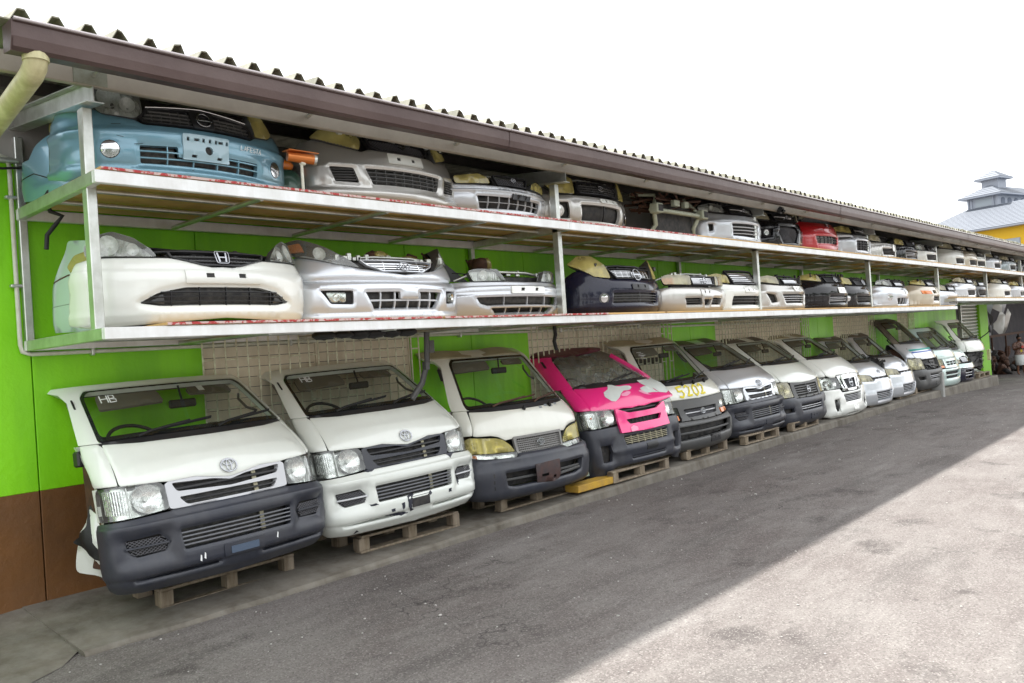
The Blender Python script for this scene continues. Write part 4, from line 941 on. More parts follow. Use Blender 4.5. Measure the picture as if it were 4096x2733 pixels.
# shattered glass: jagged sheet plus shards
jag = [(-.70, 1.03), (-.66, 1.34), (-.60, 1.395), (.18, 1.40), (.22, 1.36), (.16, 1.33), (.20, 1.29), (.14, 1.26), (.05, 1.28), (.02, 1.23), (-.12, 1.26), (-.25, 1.22), (-.36, 1.25), (-.46, 1.16), (-.34, 1.13), (-.2, 1.17), (-.06, 1.13), (.1, 1.19), (.24, 1.13), (.36, 1.17), (.52, 1.10), (.66, 1.10), (.73, 1.03)]
gl_ = k.panel("windscreen", jag, SHARD, off=.0, th=.004, relief=lambda x, z: .02 * np.sin(x * 31 + z * 17) * np.sin(z * 41) - .03 * np.clip((x + .3), 0, 1), res=.05)
for p in gl_.data.polygons: p.use_smooth = False
k.panel("glass_shard", [(.44, 1.33), (.60, 1.17), (.70, 1.06), (.48, 1.16), (.40, 1.27)], SHARD, off=-.02, th=.004)
mb = MB()
for i in range(60):
    a, b = R.uniform(-.5, .7), R.gauss(1.12, .05); s = R.uniform(.02, .07); k.bar("", [(a, b), (a + R.uniform(-s, s), b + R.uniform(-s, s) * .6), (a + R.uniform(-s, s) * 2, b + R.uniform(-s, s))], R.uniform(.003, .008), .003, FRIT, R.uniform(-.04, .01), mb=mb)
mb.build("crack_lines", pm("cracked glass edge", (.25, .28, .26), .2), gl_)
k.panel("dash_debris", [(-.70, 1.0), (.74, 1.0), (.70, 1.07), (.5, 1.03), (.2, 1.09), (0, 1.05), (-.3, 1.07), (-.6, 1.04)], PLASTB, off=-.05, th=.02, relief=lambda x, z: .03 * np.sin(x * 40))
for pl in ([(-.45, .86), (-.42, .91), (-.32, .94), (-.27, .99), (-.21, .985), (-.12, .955), (-.02, .955), (.06, .945), (.08, .925), (.02, .90), (-.03, .895), (-.10, .90), (-.18, .87), (-.24, .83), (-.34, .79), (-.40, .80)],):
    k.panel("bare_patch", rnd(pl, .01), BAREP, off=.004, th=0, relief=prel)
for pl in ([(.30, .995), (.42, .992), (.60, .994), (.735, .985), (.745, .90), (.755, .80), (.62, .77), (.50, .80), (.46, .86), (.38, .90)], [(.22, .90), (.34, .915), (.44, .89), (.46, .83), (.50, .80), (.40, .82), (.30, .83), (.24, .86)]):
    k.panel("bare_patch", rnd(pl, .015), BAREP, off=.004 + .001, th=0, relief=prel)
for pl in ([(-.18, .865), (-.06, .885), (.0, .875), (-.04, .85), (-.12, .83), (-.2, .84)], [(.14, .87), (.22, .88), (.36, .85), (.30, .82), (.36, .79), (.22, .83)]):
    k.panel("faded_patch", rnd(pl, .02), PALEP, off=.0045, th=0, relief=prel)
gf = [(0, .665), (.10, .65), (.36, .665), (.43, .70), (.45, .68), (.445, .405), (0, .395)]
o1 = [(-.33, .56), (.34, .565), (.28, .50), (-.28, .50)]
k.panel("grille_frame", rnd(sym([(0, .63), (.26, .635), (.42, .69), (.46, .69), (.455, .415), (0, .405)]), .01), PINK, holes=[rnd(o1, .02)], off=.052, th=.03, relief=lambda x, z: -.012 * np.exp(-((z - .58) / .01) ** 2))
k.opening(rnd(o1, .02), 3, 8, False, RADI, PLASTB, .03, .008)
k.opening([(-.38, .69), (.40, .70), (.34, .64), (-.34, .64)], 1, 0, False, DARK, PLASTB, .04, .02)
lp = [(-.40, .54), (-.70, .515), (-.94, .505), (-.975, .53), (-.96, .69), (-.90, .72), (-.55, .72), (-.44, .70), (-.395, .63)]
k.lamp(lp, (-.55, .61), .08, LENS, split=[-.70], bowls=[(-.56, .62, .10)], flutes=(-.74, -.93, .54, .69), turn=[(-.80, .63), (-.77, .63), (-.77, .65), (-.80, .65)]); k.lamp(mir(lp), (.6, .61), .08, LENS, bowls=[(.56, .61, .09)])
k.panel("plate_recess", rnd(rect(-.05, .16, .17, .25), .006), PLASTB, off=.026, th=.01)
k.panel("faded_patch", rnd([(-.30, .45), (-.24, .475), (-.18, .45), (-.18, .42), (-.30, .41)], .02), PALEP, off=.056, th=0)
tag(mesh("cab_floor_corner", *(lambda q: (q.V, q.F))(MB().box(7.34, 7.70, .62, 1.1, .205, .40)), MATS["pale green inner paint"]), "pale green sill stub of the pink van standing on the yellow timber", "sill")

# --- 5202 van
bon5 = [(0, .865), (.5, .87), (.735, .89), (.77, .80), (.80, .69), (.72, .675), (0, .665)]
out5 = [(0, .375), (.56, .385), (.80, .40), (.985, .41), (.99, .08), (.93, .0), (.7, -.02), (0, -.02)]
def rel5(x, z): return .03 * np.clip((.37 - z) / .04, 0, 1) - .05 * np.clip((.08 - z) / .10, 0, 1)
t, k = van("van front with cream roof and 5202 painted in yellow across its white bonnet", (9.80, .32, .25), (-3, -.5, -1), S_H1,
           dict(res=.04, body=CREAM, bonnet=bon5, seam=.80, zl=.68, zh=(.872, .893), wt=1.43, ws=.74, wst=.65, roof=ROOFC, glassm=WGLASS, side=[(.806, .69), (.95, .68), (.98, .69), (.97, .82), (.90, .903), (.75, .903), (.775, .80)],
                bumper=dict(out=out5, mat=PLASTG, rel=rel5, res=.035, holes=[dict(p=[(-.66, .325), (.70, .325), (.66, .17), (-.58, .15), (-.66, .19)], n=1, sm=PLASTG, w=.025, back=DARK)])))
k.text("5202", -.40, .705, .135, YELPAINT, wdt=.92, lw=.028, off=.006, jit=.006)
gp = rnd([(-.40, .545), (.40, .545), (.36, .44), (-.34, .43)], .015)
k.panel("front_panel", rnd(sym([(0, .66), (.72, .67), (.78, .655), (.76, .60), (.50, .58), (.47, .42), (.5, .395), (0, .385)]), .012), PLASTG, holes=[gp], off=.01, th=.04)
k.opening(gp, 1, 0, True, DARK, GREYP, .04, .016); k.emblem('T', 0, .49, .05, off=.016)
for s in (-1, 1):
    k.lamp([(s * a, b) for a, b in [(.50, .48), (.80, .48), (.86, .50), (.86, .64), (.66, .63), (.52, .595)]], (s * .66, .55), .06, LENS, bowls=[(s * .66, .55, .065)])
    k.panel("indicator", rnd([(s * a, b) for a, b in [(.52, .41), (.84, .43), (.86, .475), (.52, .475)]], .01), AMBER, off=.012, th=.02)
k.plate(.02, .28, .08, .17, PLASTB, True, .027)
for x in (-.25, .0, .30): k.bar("washer_nozzle", [(x, .85), (x + .03, .885)], .03, .03, RUBB, .02)
mb = MB()
for i in range(5): k.bar("", [(-.58 + (i % 2) * .02, 1.34 - i * .022), (-.50 + (i % 3) * .02, 1.342 - i * .022)], .006, .002, MARK, .007, mb=mb)
mb.build("glass_writing", MARK, t)

# --- silver one like the first
t, k = hi_van("silver van front with dusty black roof edge, grey bumper and clear headlights", (11.60, .30, .26), (-1, -.5, -3.5), SILW, PLAST, SILW, res=.045, roof=ROOFD, lens=(LENS, LENS), sp=dict(glassm=WGLASSD))
k.plate(-.10, .14, .10, .18, PLAST, False, .027)

# --- white with slatted grey grille, black bumper
def box_van(label, pos, rot, body, bump, S=S_HI, **kw):
    o = [(0, .40), (.50, .41), (.52, .43), (.95, .43), (.985, .42), (.99, .06), (.93, -.01), (.7, -.03), (0, -.03)]
    hs = [dict(p=[(-.40, .30), (.42, .30), (.40, .20), (-.38, .20)], n=2, sm=GREYP, w=.012)] + both(dict(p=[(-.83, .27), (-.62, .27), (-.60, .20), (-.80, .195)], n=0, d=.06))
    rel = lambda x, z: -.04 * np.clip((.06 - z) / .10, 0, 1) + .012 * np.clip((.41 - z) / .03, 0, 1) - .014 * np.clip(1 - np.maximum(np.abs(np.abs(x) - .70) / .20, np.abs(z - .20) / .12), 0, 1) ** .3
    d = kw.get('dz', 0)
    bon = [(0, .985 + d), (.5, .99 + d), (.738, 1.0 + d), (.75, .95 + d), (.75, .72), (.72, .70), (.56, .69), (.52, .66), (0, .655)]
    sp = dict(res=.05, body=body, bonnet=bon, zl=.71, zh=(.985 + d, 1.0 + d), wt=1.405 + kw.get('dw', 0), roof=kw.get('roof'), glassm=WGLASSD, bumper=dict(out=o, mat=bump, rel=rel, holes=hs, res=.045)); sp.update(kw.get('sp', {}))
    t, k = van(label, pos, rot, S, sp)
    for s in (-1, 1):
        lp = [(s * a, b) for a, b in [(.55, .44), (.96, .45), (.97, .52), (.95, .695), (.62, .69), (.57, .62)]]
        k.lamp(lp, (s * .7, .56), .07, kw.get('lens', LENSH), split=[s * .78], bowls=[(s * .66, .56, .075)], turn=None)
        k.panel("lamp_surround", rnd([(s * a, b) for a, b in [(.965, .44), (.985, .44), (.985, .70), (.955, .70)]], .008), body, th=.02)
    if kw.get('grille', True):
        gp = rnd([(-.44, .625), (.44, .625), (.42, .44), (-.42, .44)], .012)
        k.panel("grille_frame", rnd(sym([(0, .645), (.54, .68), (.53, .43), (.50, .415), (0, .41)]), .01), PLASTG, holes=[gp], off=.006, th=.04)
        k.opening(gp, 4, 1, False, DARK, PLASTG, .04, .022); k.emblem('N', 0, .53, .055, off=.018)
    k.plate(-.12, .16, .06, .14, bump, True, .027)
    return t, k
box_van("white van front with dusty tan roof, four slat grey grille and black bumper", (13.28, .30, .22), (0, 0, -3), WHITE, PLAST, roof=ROOFD)

# --- white with chrome grille
o = [(0, .36), (.44, .365), (.50, .43), (.95, .44), (.985, .44), (1.0, .10), (.97, 0.0), (.8, -.06), (.4, -.07), (0, -.075)]
hs = [dict(p=[(-.40, .32), (.40, .32), (.34, .19), (-.34, .19)], n=4, sm=GREYP, w=.009)] + both(dict(p=[(-.72, .26), (-.56, .26), (-.55, .17), (-.58, .04), (-.70, .04)], n=0, d=.07)) + [dict(p=[(-.28, -.03), (.28, -.03), (.28, -.01), (-.28, -.01)], n=0)]
t, k = van("glossy white van front with big chrome framed mesh grille and white bumper", (15.12, .28, .20), (-1, 0, -3), S_HI, dict(res=.05, body=PEARL, bonnet=[(0, 1.0), (.5, 1.005), (.738, 1.015), (.75, .95), (.75, .70), (.66, .66), (.50, .645), (.46, .68), (0, .69)], zl=.68, zh=(1.0, 1.015), wt=1.43, roof=ROOFC, ra=1,
           bumper=dict(out=o, mat=PEARL, holes=hs, res=.045, rel=lambda x, z: .03 * np.clip((.10 - z) / .05, 0, 1) - .05 * np.clip((-.02 - z) / .05, 0, 1) + .03 * np.clip((.12 - np.abs(np.abs(x) - .86)) / .08, 0, 1) * np.clip((.34 - z) / .1, 0, 1))))
gp = rnd([(-.26, .60), (.26, .60), (.20, .42), (-.20, .42)], .01)
gh = [gp, rnd([(-.40, .62), (-.34, .61), (-.28, .44), (-.33, .43)], .01), rnd([(.40, .62), (.34, .61), (.28, .44), (.33, .43)], .01)]
k.panel("grille_frame", rnd(sym([(0, .685), (.47, .665), (.45, .60), (.36, .39), (0, .375)]), .01), CHROME, holes=gh, off=.014, th=.04)
k.opening(gp, 0, 0, True, DARK, PLASTG, .03); k.opening(gh[1], 5, 0, False, DARK, PLASTB); k.opening(gh[2], 5, 0, False, DARK, PLASTB); k.emblem('N', 0, .52, .075, off=.02)
for s in (-1, 1):
    k.lamp([(s * a, b) for a, b in [(.36, .44), (.95, .455), (.97, .62), (.94, .67), (.66, .655), (.47, .64)]], (s * .6, .55), .07, LENS, bowls=[(s * .58, .54, .06), (s * .78, .56, .055)])
    k.panel("fog_pod", ell(s * .63, .15, .06, .075, 12), PLASTB, off=.0, th=.04, relief=lambda x, z, s=s: .03 * np.clip(1 - ((x - s * .63) ** 2 + (z - .15) ** 2) / .005, 0, 1))
k.plate(-.10, .14, .05, .12, PEARL, True, .027)

# --- two silver one-box vans with short bonnets
def one_box(label, pos, rot, engine=False, roof=ROOFD):
    o = [(0, .46), (.34, .46), (.37, .44), (.40, .42), (.90, .445), (1.02, .44), (1.06, .20), (.98, .06), (.80, -.03), (.45, -.05), (0, -.05)]
    hs = [dict(p=[(-.42, .21), (.42, .21), (.38, .06), (-.36, .05)], n=4, sm=GREYP, w=.010)]
    rel = lambda x, z: .028 * np.clip((.05 - z) / .03, 0, 1) * (np.abs(x) < .8) - .04 * np.clip((-.01 - z) / .05, 0, 1) + .015 * np.clip((.24 - z) / .05, 0, 1)
    bon = [(0, .80), (.4, .81), (.66, .82), (.70, .76), (.74, .60), (.70, .585), (.56, .575), (.42, .55), (.36, .50), (0, .50)]
    nos = (-1,) if engine else ()
    t, k = van(label, pos, rot, S_ON, dict(res=.05, body=SILW, bonnet=bon, seam=.76, zl=.60, zh=(.80, .845), wt=1.27, ws=.70, wst=.60, glassm=WGLASSD, roof=roof, noside=nos,
               side=[(.765, .60), (1.0, .60), (1.05, .62), (1.04, .76), (.96, .855), (.71, .855), (.72, .77)], bumper=dict(out=o, mat=SILW, rel=rel, holes=hs, res=.045)))
    gp = rnd([(-.34, .485), (.34, .485), (.30, .415), (-.30, .415)], .01); k.opening(gp, 2, 2, False, DARK, GREYP, .03, .014)
    k.emblem('W', 0, .60, .055, off=.012)
    for s in (-1, 1): k.lamp([(s * a, b) for a, b in [(.40, .425), (.90, .45), (.97, .47), (.93, .56), (.80, .585), (.56, .565), (.44, .53)]], (s * .66, .51), .06, LENSH, bowls=[(s * .64, .505, .055)])
    if engine:
        mb = MB()
        for i in range(14): mb.tube([(R.uniform(-.95, -.6), R.uniform(.25, .6), R.uniform(.5, .85)) for _ in range(3)], R.uniform(.01, .03), 6)
        for i in range(5): mb.box(*(lambda x, y, z: (x, x + .12, y, y + .12, z, z + .1))(R.uniform(-.9, -.7), R.uniform(.25, .5), R.uniform(.5, .8)))
        mb.build("engine_bay_parts", DARK, t)
    return t, k
one_box("silver one box van front with hazy headlights and complete bonnet", (16.95, .32, .20), (-2, 0, -1))
one_box("silver one box van front missing its near wing so the dark engine bay shows", (18.62, .35, .22), (0, 0, -1), True)

# --- striped silver tall van with broken grille
t, k = box_van("tall silver van front with teal and blue stripes and broken out grille", (20.42, .30, .22), (-1, 0, -2), SILW, PLASTG, S=S_TALL, roof=ROOFD, dz=.05, dw=.17, grille=False, sp=dict(res=.06, pillar=ROOFD))
k.panel("teal_stripe", rnd([(-.74, .87), (.74, .87), (.74, .905), (-.74, .905)], .005), TEAL, off=.004, th=0); k.panel("blue_stripe", rnd([(-.74, .82), (.30, .82), (.5, .845), (-.74, .845)], .005), BLUES, off=.004, th=0)
mb = MB()
for i in range(16): k.bar("", [(R.uniform(-.45, .45), R.uniform(.42, .62)), (R.uniform(-.45, .45), R.uniform(.42, .62))], R.uniform(.01, .03), .02, DARK, R.uniform(-.08, -.02), mb=mb)
mb.build("torn_grille_bits", PLASTB, t); k.panel("grille_opening", rnd([(-.50, .64), (.50, .64), (.50, .42), (-.50, .42)], .02), DARK, off=-.06, th=0)

# --- mint white van
t, k = van("small mint white van front with amber corner indicators between striped and pearl vans", (22.05, .32, .18), (-2, 0, 0), S_H1,
    dict(res=.06, body=MINT, bonnet=[(0, .83), (.5, .84), (.735, .86), (.77, .78), (.80, .62), (.6, .61), (0, .61)], seam=.80, zl=.62, zh=(.84, .86), wt=1.30, ws=.74, wst=.66, roof=None, glassm=WGLASSD, side=[(.806, .62), (.95, .62), (.98, .63), (.97, .80), (.90, .87), (.75, .87), (.775, .78)],
         bumper=dict(out=[(0, .36), (.8, .37), (.98, .38), (.985, .05), (.8, -.04), (0, -.05)], mat=MINT, res=.06, rel=lambda x, z: .04 * np.clip((.10 - z) / .03, 0, 1), holes=[dict(p=[(-.55, .30), (.55, .30), (.52, .13), (-.52, .13)], n=1, sm=MINT, w=.03)])))
gp = [(-.38, .545), (.38, .545), (.36, .44), (-.36, .44)]
k.panel("grille_frame", sym([(0, .605), (.52, .605), (.50, .39), (0, .375)]), MINT, holes=[gp], off=.01, th=.03); k.opening(gp, 1, 2, False, DARK, MINT, .03, .02); k.emblem('O', 0, .49, .05, off=.016)
for s in (-1, 1):
    k.lamp([(s * a, b) for a, b in [(.53, .46), (.84, .46), (.86, .60), (.55, .60)]], (s * .68, .53), .05, LENSH, bowls=[(s * .68, .53, .06)]); k.panel("indicator", [(s * a, b) for a, b in [(.53, .40), (.78, .40), (.86, .45), (.53, .45)]], AMBER, off=.012, th=.02)

# --- pearl van with dark lower bumper
S_GR = Surf((.82, .14, .26), (.82, .18, .34), [(0, .10), (.05, .02), (.25, 0), (.40, .02), (.55, .07), (.72, .17), (.85, .30), (1.35, .78), (1.42, .90), (1.48, 1.08)], [(0, .97), (.2, 1), (.7, 1), (1.0, .97), (1.41, .90)])
t, k = van("pearl mint van front with thin chrome grille bars and black lower bumper", (23.58, .36, .12), (-2, 0, 0), S_GR,
    dict(res=.06, body=MINT, bonnet=[(0, .82), (.5, .83), (.735, .86), (.77, .78), (.80, .62), (.6, .60), (.36, .56), (.34, .62), (0, .66)], seam=.80, zl=.63, zh=(.83, .865), wt=1.36, ws=.74, wst=.66, roof=ROOFD, glassm=WGLASSD, pillar=GREYB, side=[(.806, .63), (.95, .63), (.98, .64), (.97, .80), (.90, .875), (.75, .875), (.775, .78)],
         bumper=dict(out=[(0, .43), (.8, .44), (.98, .45), (.985, .05), (.8, -.04), (0, -.05)], mat=NAVY, res=.06, rel=lambda x, z: .03 * np.clip((.36 - z) / .03, 0, 1), holes=[dict(p=[(-.35, .28), (.35, .28), (.33, .08), (-.33, .08)], n=2, sm=CHROME, w=.02)])))
k.panel("bumper_top", sym([(0, .44), (.99, .455), (.99, .36), (0, .345)]), MINT, off=.055, th=.02); k.bar("chrome_strip", [(-.98, .35), (.98, .35)], .02, .02, CHROME, .075)
gp = [(-.32, .64), (.32, .64), (.26, .49), (-.26, .49)]; k.opening(gp, 5, 0, False, DARK, CHROME, .02, .012)
for s in (-1, 1): k.lamp([(s * a, b) for a, b in [(.38, .48), (.90, .50), (.92, .59), (.60, .60), (.42, .57)]], (s * .66, .54), .05, LENSH, turn=[(s * a, b) for a, b in [(.6, .49), (.74, .49), (.74, .59), (.6, .59)]], bowls=[(s * .78, .54, .05)])

# --- stripped white van at the end with round mirror
t, k = van("last white van front, stripped below the bonnet, with a round mirror on a stalk", (25.1, .34, .28), (-3, 0, 0), S_H1,
    dict(res=.06, body=WHITE, bonnet=[(0, .85), (.5, .855), (.735, .87), (.77, .78), (.78, .56), (.6, .55), (0, .545)], seam=.80, zl=.56, zh=(.855, .87), wt=1.36, ws=.74, wst=.66, roof=None, glassm=WGLASSD, side=[(.806, .56), (.95, .56), (.98, .57), (.97, .80), (.90, .88), (.75, .88), (.775, .78)], bumper=None))
mb = MB()
for i in range(30): mb.tube([(R.uniform(-.7, .7), R.uniform(.08, .5), R.uniform(.02, .52)) for _ in range(3)], R.uniform(.012, .04), 6)
mb.box(-.7, .7, .2, .26, .42, .50); mb.build("exposed_parts", DARK, t)
mb = MB(); mb.tube([(.80, .3, .86), (.98, .15, 1.0), (1.0, .1, 1.06)], .015, 6); mb.ball((1.0, .08, 1.12), (.10, .035, .12), 12, 8); mb.build("round_mirror", RUBB, t)
MB().box(.62, .74, .03, .1, .25, .55).build("hanging_lamp_unit", LENSH, t)

# ------------------------------------------------------------------ car fronts on the shelves
def CF(bow=.16, rc=.32, hw=.83): return Surf((hw, bow, rc), None, [(-.02, .12), (.03, .05), (.12, .01), (.2, 0), (.3, .01), (.38, .03), (.45, .052), (.5, .075), (.56, .11), (.62, .155), (.68, .21)], [(0, .98), (.1, 1), (.4, 1), (.6, .93)])
ZU, ZL = 3.034, 2.065
CFS = {}
def front(label, x, z, sp, y=.1, yaw=0, group="car front ends stored on the rack", pit=0, roll=0):
    key = (sp.get('bow', .16), sp.get('rc', .32), sp.get('hw', .83))
    if key not in CFS: CFS[key] = CF(*key)
    S = CFS[key]; t = thing("car_front_end", label, "car front", (x, y, z), group=group); t.rotation_euler = Rm(yaw, roll, pit).to_euler()
    k = Kit(S, t, sp.get('res', .045)); hw = key[2]; body = sp['body']
    hs = sp.get('holes', [])
    k.panel("bumper", rnd(sym(sp['out']), .015), body, holes=[rnd(h['p'], h.get('r', .015)) for h in hs], off=0, th=.035, relief=sp.get('rel'), hb=sp.get('hb', (.03, .014)), eb=(.015, .010), steps=sp.get('steps', ()))
    for h in hs: k.opening(rnd(h['p'], h.get('r', .015)), h.get('n', 0), h.get('v', 0), h.get('m', False), h.get('back', DARK), h.get('sm'), h.get('d', .05), h.get('w', .010), h.get('name', 'grille'), .018, h.get('so', -.012))
    for l in sp.get('lamps', []):
        for s in l.get('sides', (-1, 1)):
            p = [(s * -a, b) for a, b in l['p']]; q = [(s * -a, b) for a, b in l['t']] if l.get('t') else None
            k.lamp(p, (0, 0), 0, l.get('l', LENS), turn=q, bowls=[(s * -a, b, c) for a, b, c in l.get('b', [])], split=[s * -v for v in l['s']] if l.get('s') else None, name=l.get('name', 'headlight'), depth=l.get('d', .055), hous=l.get('h'), bulge=.0 if l.get('name') else .22)
    for f in sp.get('fogs', []):
        for s in (-1, 1):
            a, b, r = s * f[0], f[1], f[2]
            k.panel("fog_recess", ell(a, b, r * 1.5, r * 1.35, 16), sp.get('fogm', body), off=.001, th=0, relief=lambda x, z: -.02 * np.clip(1 - ((x - a) ** 2 + (z - b) ** 2) / (2.2 * r * r), 0, 1))
            fl = k.panel("fog_lamp", ell(a, b, r, r, 14), CHROME if len(f) < 4 else f[3], off=.004, th=.02, res=.02, relief=lambda x, z: .02 * np.clip(1 - ((x - a) ** 2 + (z - b) ** 2) / (r * r), 0, 1))
            k.bar("fog_bezel", ell(a, b, r, r, 16), .012, .012, PLASTB, .006, fl, closed=True, res=.03)
    g = sp.get('grille')
    if g:
        gp = rnd(g['p'], .012)
        c = np.mean(gp, 0); gi = [((a - c[0]) * .95 + c[0], (b - c[1]) * .84 + c[1]) for a, b in gp]
        k.panel("grille_frame", gp, g.get('fm', PLASTB), holes=[gi], off=.006, th=.03); k.opening(gi, g.get('n', 3), g.get('v', 0), g.get('m', False), DARK, g.get('sm', PLASTB), .04, g.get('w', .010))
    if sp.get('emb'): e = sp['emb']; k.emblem(e[0], e[1], e[2], e[3], off=.016)
    if sp.get('plate'): a = sp['plate']; k.plate(a[0], a[1], a[2], a[3], a[4] if len(a) > 4 else body, True, .014)
    for nm, p, m_, of in sp.get('pads', []): k.panel(nm, rnd(p, .01), m_, off=of, th=.01)
    for p in sp.get('lines', []): k.bar("trim_line", p, .006, .004, PLASTB, .001, res=.04)
    # radiator support, radiator and clutter on top
    zt = sp.get('zt', .46); cm = sp.get('core', STEEL); r2 = random.Random(int(x * 100 + z * 10))
    if cm is not None:
        mb = MB(); W_ = hw * .78
        pts = [(-W_, .40, zt - .06), (-W_ * .8, .28, zt), (-W_ * .3, .20, zt + .015), (W_ * .3, .20, zt + .015), (W_ * .8, .28, zt), (W_, .40, zt - .06)]
        mb.tube(pts, .022, 6, ell=.6)
        for i in range(sp.get('clut', 7)):
            a = r2.uniform(-W_, W_); q = r2.uniform(.02, .05); mb.box(a, a + q, .20, .20 + q, zt - .02, zt + r2.uniform(.01, .05))
        mb.build("radiator_support", cm, t)
        box("radiator", (-W_ * .8, W_ * .8, .24, .28, .05, zt - .02), RADI, t)
        mb = MB()
        for i in range(6): mb.tube([(r2.uniform(-W_, W_), r2.uniform(.2, .5), zt - .03 + r2.uniform(0, .06)) for _ in range(3)], r2.uniform(.006, .014), 5)
        mb.build("loose_wiring", RUBB, t)
        for s in (-1, 1): MB().box(s * W_ - .03, s * W_ + .03, .4, 1.0, .1, .2).build("frame_rail", cm, t)
    for s in sp.get('wings', ()):   # wing panels running back
        V = []; n = 9
        for i in range(n):
            u = i / (n - 1); yy = .48 + .62 * u; zt_ = zt - .02 + .07 * math.sin(u * 1.6); arch = .02 + (.30 * math.sin(math.pi * min(1, max(0, (u - .25) / .9))) if u > .25 else 0)
            V += [(s * (hw - .02 + .01 * u), yy, arch), (s * (hw + .01), yy, (arch + zt_) / 2), (s * (hw - .03), yy, zt_ - .03), (s * (hw - .12), yy, zt_)]
        mesh("wing", V, [(i * 4 + a, (i + 1) * 4 + a, (i + 1) * 4 + a + 1, i * 4 + a + 1) for i in range(n - 1) for a in range(3)], body, t, smooth=True)
    return t, k
def H(p, **kw): return dict(p=p, **kw)
# U1 light blue
t, k = front("light blue car front at the left end of the top shelf with perforated plate holder", 2.79, ZU, dict(body=BLUE, hw=.81, res=.028,
    out=[(0, .375), (.40, .375), (.45, .405), (.62, .43), (.72, .48), (.85, .50), (1.05, .48), (1.12, .36), (1.16, .20), (1.15, .05), (.9, .01), (0, .02)],
    rel=lambda x, z: .014 * np.exp(-((z - .31) / .03) ** 2) + .012 * np.clip((.09 - z) / .02, 0, 1) * (np.abs(x) < .5),
    holes=[H([(-.445, .225), (-.20, .232), (-.20, .16), (.13, .16), (.13, .20), (.43, .20), (.43, .10), (-.44, .105)], n=2, v=4, sm=BLUE, back=RADI, w=.012)],
    lamps=[dict(p=[(-.45, .41), (-.66, .435), (-.72, .50), (-.70, .58), (-.65, .64), (-.58, .655), (-.46, .62), (-.41, .55), (-.40, .45)], b=[(-.60, .55, .075), (-.49, .50, .05)], sides=(-1,)),
           dict(p=[(-.45, .41), (-.60, .425), (-.66, .47), (-.60, .58), (-.50, .62), (-.43, .55)], l=LENSY, b=[(-.54, .5, .05)], sides=(1,))],
    steps=[([(-.9, .33), (-.5, .345), (0, .35), (.5, .345), (.9, .33)], .015, .010), ([(-.9, .095), (-.45, .09), (.45, .09), (.9, .095)], .012, .014)],
    grille=dict(p=[(-.38, .49), (0, .52), (.38, .49), (.42, .44), (.40, .385), (-.40, .385), (-.43, .42)], n=3, v=12, sm=PLASTG, w=.014),
    fogs=[(.62, .19, .055)], zt=.50, core=DARK))
k.panel("grille_centre", rnd([(-.09, .505), (.09, .505), (.075, .38), (-.075, .38)], .01), PLASTB, off=.012, th=.02); k.emblem('N', 0, .44, .05, off=.024); k.bar("chrome_strip", [(-.38, .495), (0, .527), (.38, .495)], .01, .012, CHROME, .01)
pp = k.panel("plate_holder", rnd(rect(-.175, .15, .15, .315), .01), paint("pale blue plastic", (.33, .50, .58)), holes=[ell(0, .22, .028, .028, 12)] + [rect(a, a + .035, .275, .292) for a in (-.10, .07)] + [rect(a, a + .018, .272, .295) for a in (-.15, -.045, 0.0, .045, .125)] + [rect(a, a + .035, .168, .185) for a in (-.12, .06)], off=.02, th=.02)
k.panel("plate_backing", rect(-.16, .14, .16, .30), DARK, off=.004, th=0)
k.text("LAFESTA", .26, .27, .028, MARK, wdt=.75, lw=.004)
for i in range(14):
    a, b = R.uniform(-.6, .5), R.uniform(.08, .36); k.bar("scratch", [(a, b), (a + R.uniform(.01, .06), b + R.uniform(-.01, .01))], .003, .002, PLASTB, .014, res=.02) if not (-.45 < a < .43 and .09 < b < .33) else None
# separate blue wing leaning behind it
def wingp(name, label, loc, rot, mat, pl, S_=None):
    o = thing(name, label, "wing panel", loc); o.rotation_euler = rot
    kk = Kit(S_ or Surf((.35, .04, .15), None, [(-.1, .04), (.1, 0), (.35, .02), (.6, .10)], [(0, 1), (1, 1)]), o, .05); kk.panel("wing_skin", rnd(pl, .03), mat, th=.02); return o, kk
o, kk = wingp("car_wing", "light blue wing panel standing at the left end of the top shelf", (2.02, .98, ZU - .02), (0, 0, math.radians(-68)), BLUE, [(-.38, .03), (-.12, .0), (.10, .02), (.30, .06), (.34, .30), (.22, .42), (.02, .46), (-.10, .40), (-.16, .30), (-.30, .30), (-.42, .34)])
kk.bar("crease", [(-.38, .16), (-.1, .19), (.1, .12)], .008, .006, PLASTB, .0)
kk.lamp([(.02, .47), (.26, .43), (.30, .54), (.12, .58), (.0, .54)], (0, 0), 0, LENSY, bowls=[])
